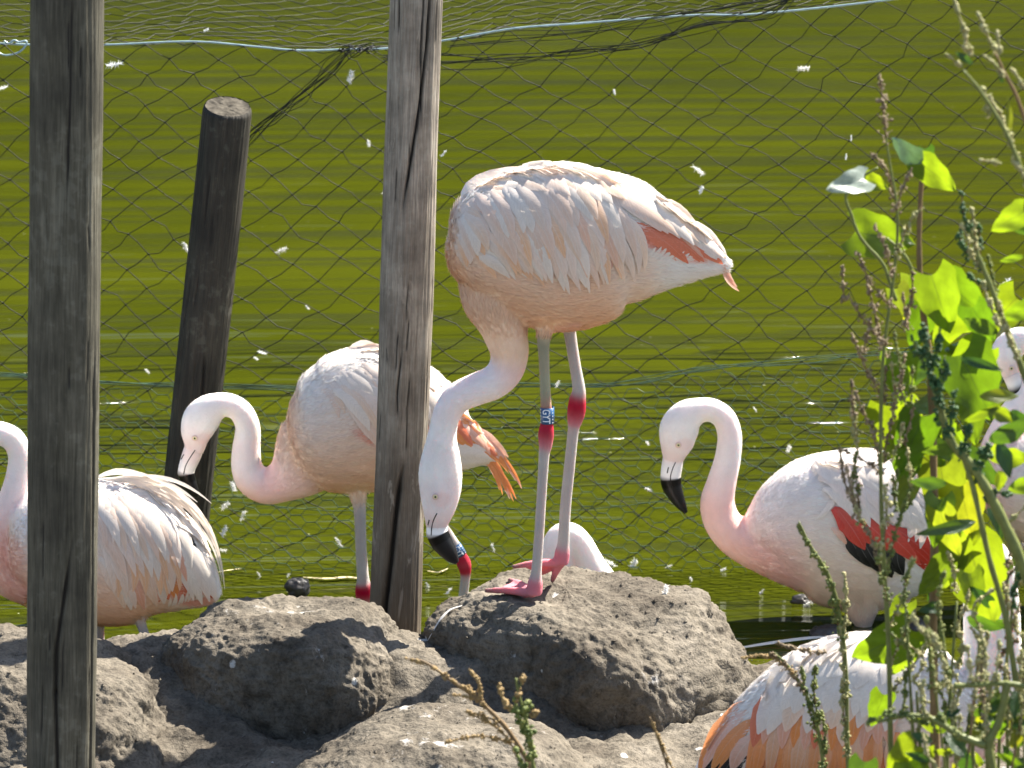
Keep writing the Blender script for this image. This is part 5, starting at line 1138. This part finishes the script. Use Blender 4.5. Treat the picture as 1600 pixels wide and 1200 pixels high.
onnet = [(178, 101, 1.6), (548, 120, 1.4), (1256, 107, 1.3), (1091, 266, 1.4), (1096, 296, .9), (693, 240, .8), (290, 386, 1.3), (440, 391, 1.3), (576, 224, .8), (322, 47, .6), (410, 551, .9), (1232, 702, 1.1), (380, 805, 1.3), (530, 848, 1.2), (1570, 445, 1.6), (365, 760, 1.2), (352, 790, 1.3), (345, 860, 1.2), (960, 143, .6), (1330, 216, .6), (1013, 765, .9), (871, 600, .9), (230, 580, .7), (350, 830, 1.2), (5, 137, 1.0), (1012, 693, .7), (770, 855, 1.0), (1355, 340, .7), (1322, 245, .6), (400, 560, .6), (1250, 745, .6), (600, 300, .6), (480, 480, .6), (1180, 640, .6)]
def where(x, y):
    if y >= 590: return 'white down caught in the wire mesh ' + ('beside the short leaning post' if x < 450 else 'between the pale post and the banded bird' if x < 800 else 'near the head of the white-necked bird' if x < 1120 else 'above the back of the white-necked bird')
    if x < 45: return 'white down in the netting on the outer side of the thickest post'
    if x < 330: return 'white down in the netting between the thickest post and the leaning post'
    if x < 600: return ('white down in the netting just under the bunched knot' if y < 250 else 'white down in the netting between the leaning post and the pale post')
    if x < 800: return 'white down in the netting beside the pale post and the banded back'
    return 'white down in the netting above the tail of the banded flamingo' if x < 1200 else 'white down in the netting behind the upper weed sprays'
for i, (x, y, s) in enumerate(onnet): loose(P(x, y, YN - (0.03 if y < 590 else 0.085)), i, s, where(x, y), 'feathers caught in the netting')
onw = [(955, 881, 1.6), (990, 882, 1.5), (700, 925, 1.0), (668, 915, .9), (1045, 885, .8), (1225, 905, .8), (1130, 890, .7), (100, 960, 1.4), (80, 880, .7), (450, 900, .8), (405, 898, .7), (1190, 925, .7), (1080, 905, .6), (1262, 945, 1.4)]
for i, (x, y, s) in enumerate(onw): loose(G(x, y, 0.004), i+3, s, 'white down floating on the water ' + ('beside the thickest post' if x < 150 else 'behind the streaked mound near the dark stone' if x < 500 else 'between the pale post and the red leg joint' if x < 720 else 'right behind the arched resting neck' if x < 1000 else 'in front of the white-necked bird, off the big mound' if x < 1150 else 'under the breast of the white-necked bird' if x < 1250 else 'on top of the dark floating lump'), 'feathers floating on the water')
for i, (x, y, s) in enumerate([(745, 889, 1.9), (1040, 920, 1.2)]): loose(ground_hit(x, y+8)[0] + Vector((0, 0, 0.006)), i, s, ('white down tuft on the big mound near the red leg joint', 'small white down tuft on the far shoulder of the big mound')[i], None)
def quill(name, label, pts, wd, m, cat='feather', n=7, up=0.0):
    q = [Vector(p) for p in catmull([tuple(p) for p in pts], n)]; mb = MB(); L = len(q); v = []; f = []; uv = []
    for i, p in enumerate(q):
        t = i/(L-1); d = (q[min(i+1, L-1)]-q[max(i-1, 0)]).normalized(); s = Vector((0, 0, 1)).cross(d).normalized(); ww = wd*math.sin(math.pi*min(1, 0.08+t*0.9))**0.6
        for u in (-1, -0.5, 0, .5, 1): v.append(p + s*ww*u*0.5 + Vector((0, 0, ww*0.22*(1-u*u)))); uv.append((t, .5+.5*u))
    for i in range(L-1):
        for j in range(4): f.append((i*5+j, i*5+j+1, i*5+j+6, i*5+j+5))
    me = mesh(name, v, f); ul = me.uv_layers.new(name='UVMap'); li = np.empty(len(me.loops), dtype=np.int32); me.loops.foreach_get('vertex_index', li); ul.data.foreach_set('uv', np.array(uv, dtype=np.float32)[li].ravel())
    o = link(name, me, m); o.color = (0.88, 0.84, 0.78, 1); tag(o, label, cat); return o
quill('long_feather', 'long pale wing feather floating between the big mound and the sitting flamingo', [G(1152, 1013, .006), G(1210, 1004, .012), G(1265, 997, .014), G(1300, 995, .008)], 0.016, M['feather'])
quill('long_feather', 'thin white quill stuck to the shaded side of the big mound', [ground_hit(722, 948)[0]+Vector((0, -.006, .004)), ground_hit(702, 955)[0]+Vector((0, -.008, .004)), ground_hit(685, 972)[0]+Vector((0, -.008, .002)), ground_hit(668, 1000)[0]+Vector((0, -.006, 0))], 0.007, M['feather'])
quill('straw', 'yellow straw floating on the water behind the streaked mound', [G(474, 902, .004), G(510, 904, .006), G(545, 902, .006), G(575, 906, .004)], 0.010, M['straw'], 'straw')
quill('straw', 'short pale stick floating behind the pale post', [G(668, 892, .004), G(685, 894, .006), G(700, 888, .006)], 0.006, M['straw'], 'stick')
quill('straw', 'bent grass straw poking from the water near the loose back feathers', [G(325, 898, .0), G(350, 892, .012), G(378, 888, .01)], 0.004, M['straw'], 'straw')
def stone(px, py, z, a, b, h, label, seed):
    bm = bmesh.new(); bmesh.ops.create_icosphere(bm, subdivisions=4, radius=1.0); o3 = Vector((seed*3.3, 1, 2))
    for v in bm.verts:
        n = v.co.copy(); d = 1 + 0.22*noise.fractal(n*1.6+o3, .9, 2, 3) + 0.06*noise.noise(n*6+o3); v.co = Vector((n.x*a*d, n.y*b*d, n.z*h*d))
    me = bpy.data.meshes.new('stone'); bm.to_mesh(me); bm.free(); me.polygons.foreach_set('use_smooth', [True]*len(me.polygons)); o = link('stone', me, M['stone']); o.location = G(px, py, z); tag(o, label, 'stone')
stone(465, 918, 0.02, 0.026, 0.025, 0.024, 'dark wet stone poking up behind the streaked mound', 1)
stone(1252, 940, 0.0, 0.022, 0.02, 0.016, 'dark floating lump with white down beside the wading bird', 2)
stone(1292, 990, 0.0, 0.035, 0.03, 0.018, 'dark wet stone at the waterline behind the white back feathers', 3)
stone(1400, 985, 0.0, 0.02, 0.03, 0.035, 'upright dark stone in the shallows between the two right-hand flamingos', 4)
stone(1430, 985, 0.0, 0.03, 0.03, 0.025, 'rounded dark stone in the shallows beside the upright one', 5)
stone(1175, 1055, 0.01, 0.03, 0.03, 0.02, 'black stone at the right foot of the big mound', 6)
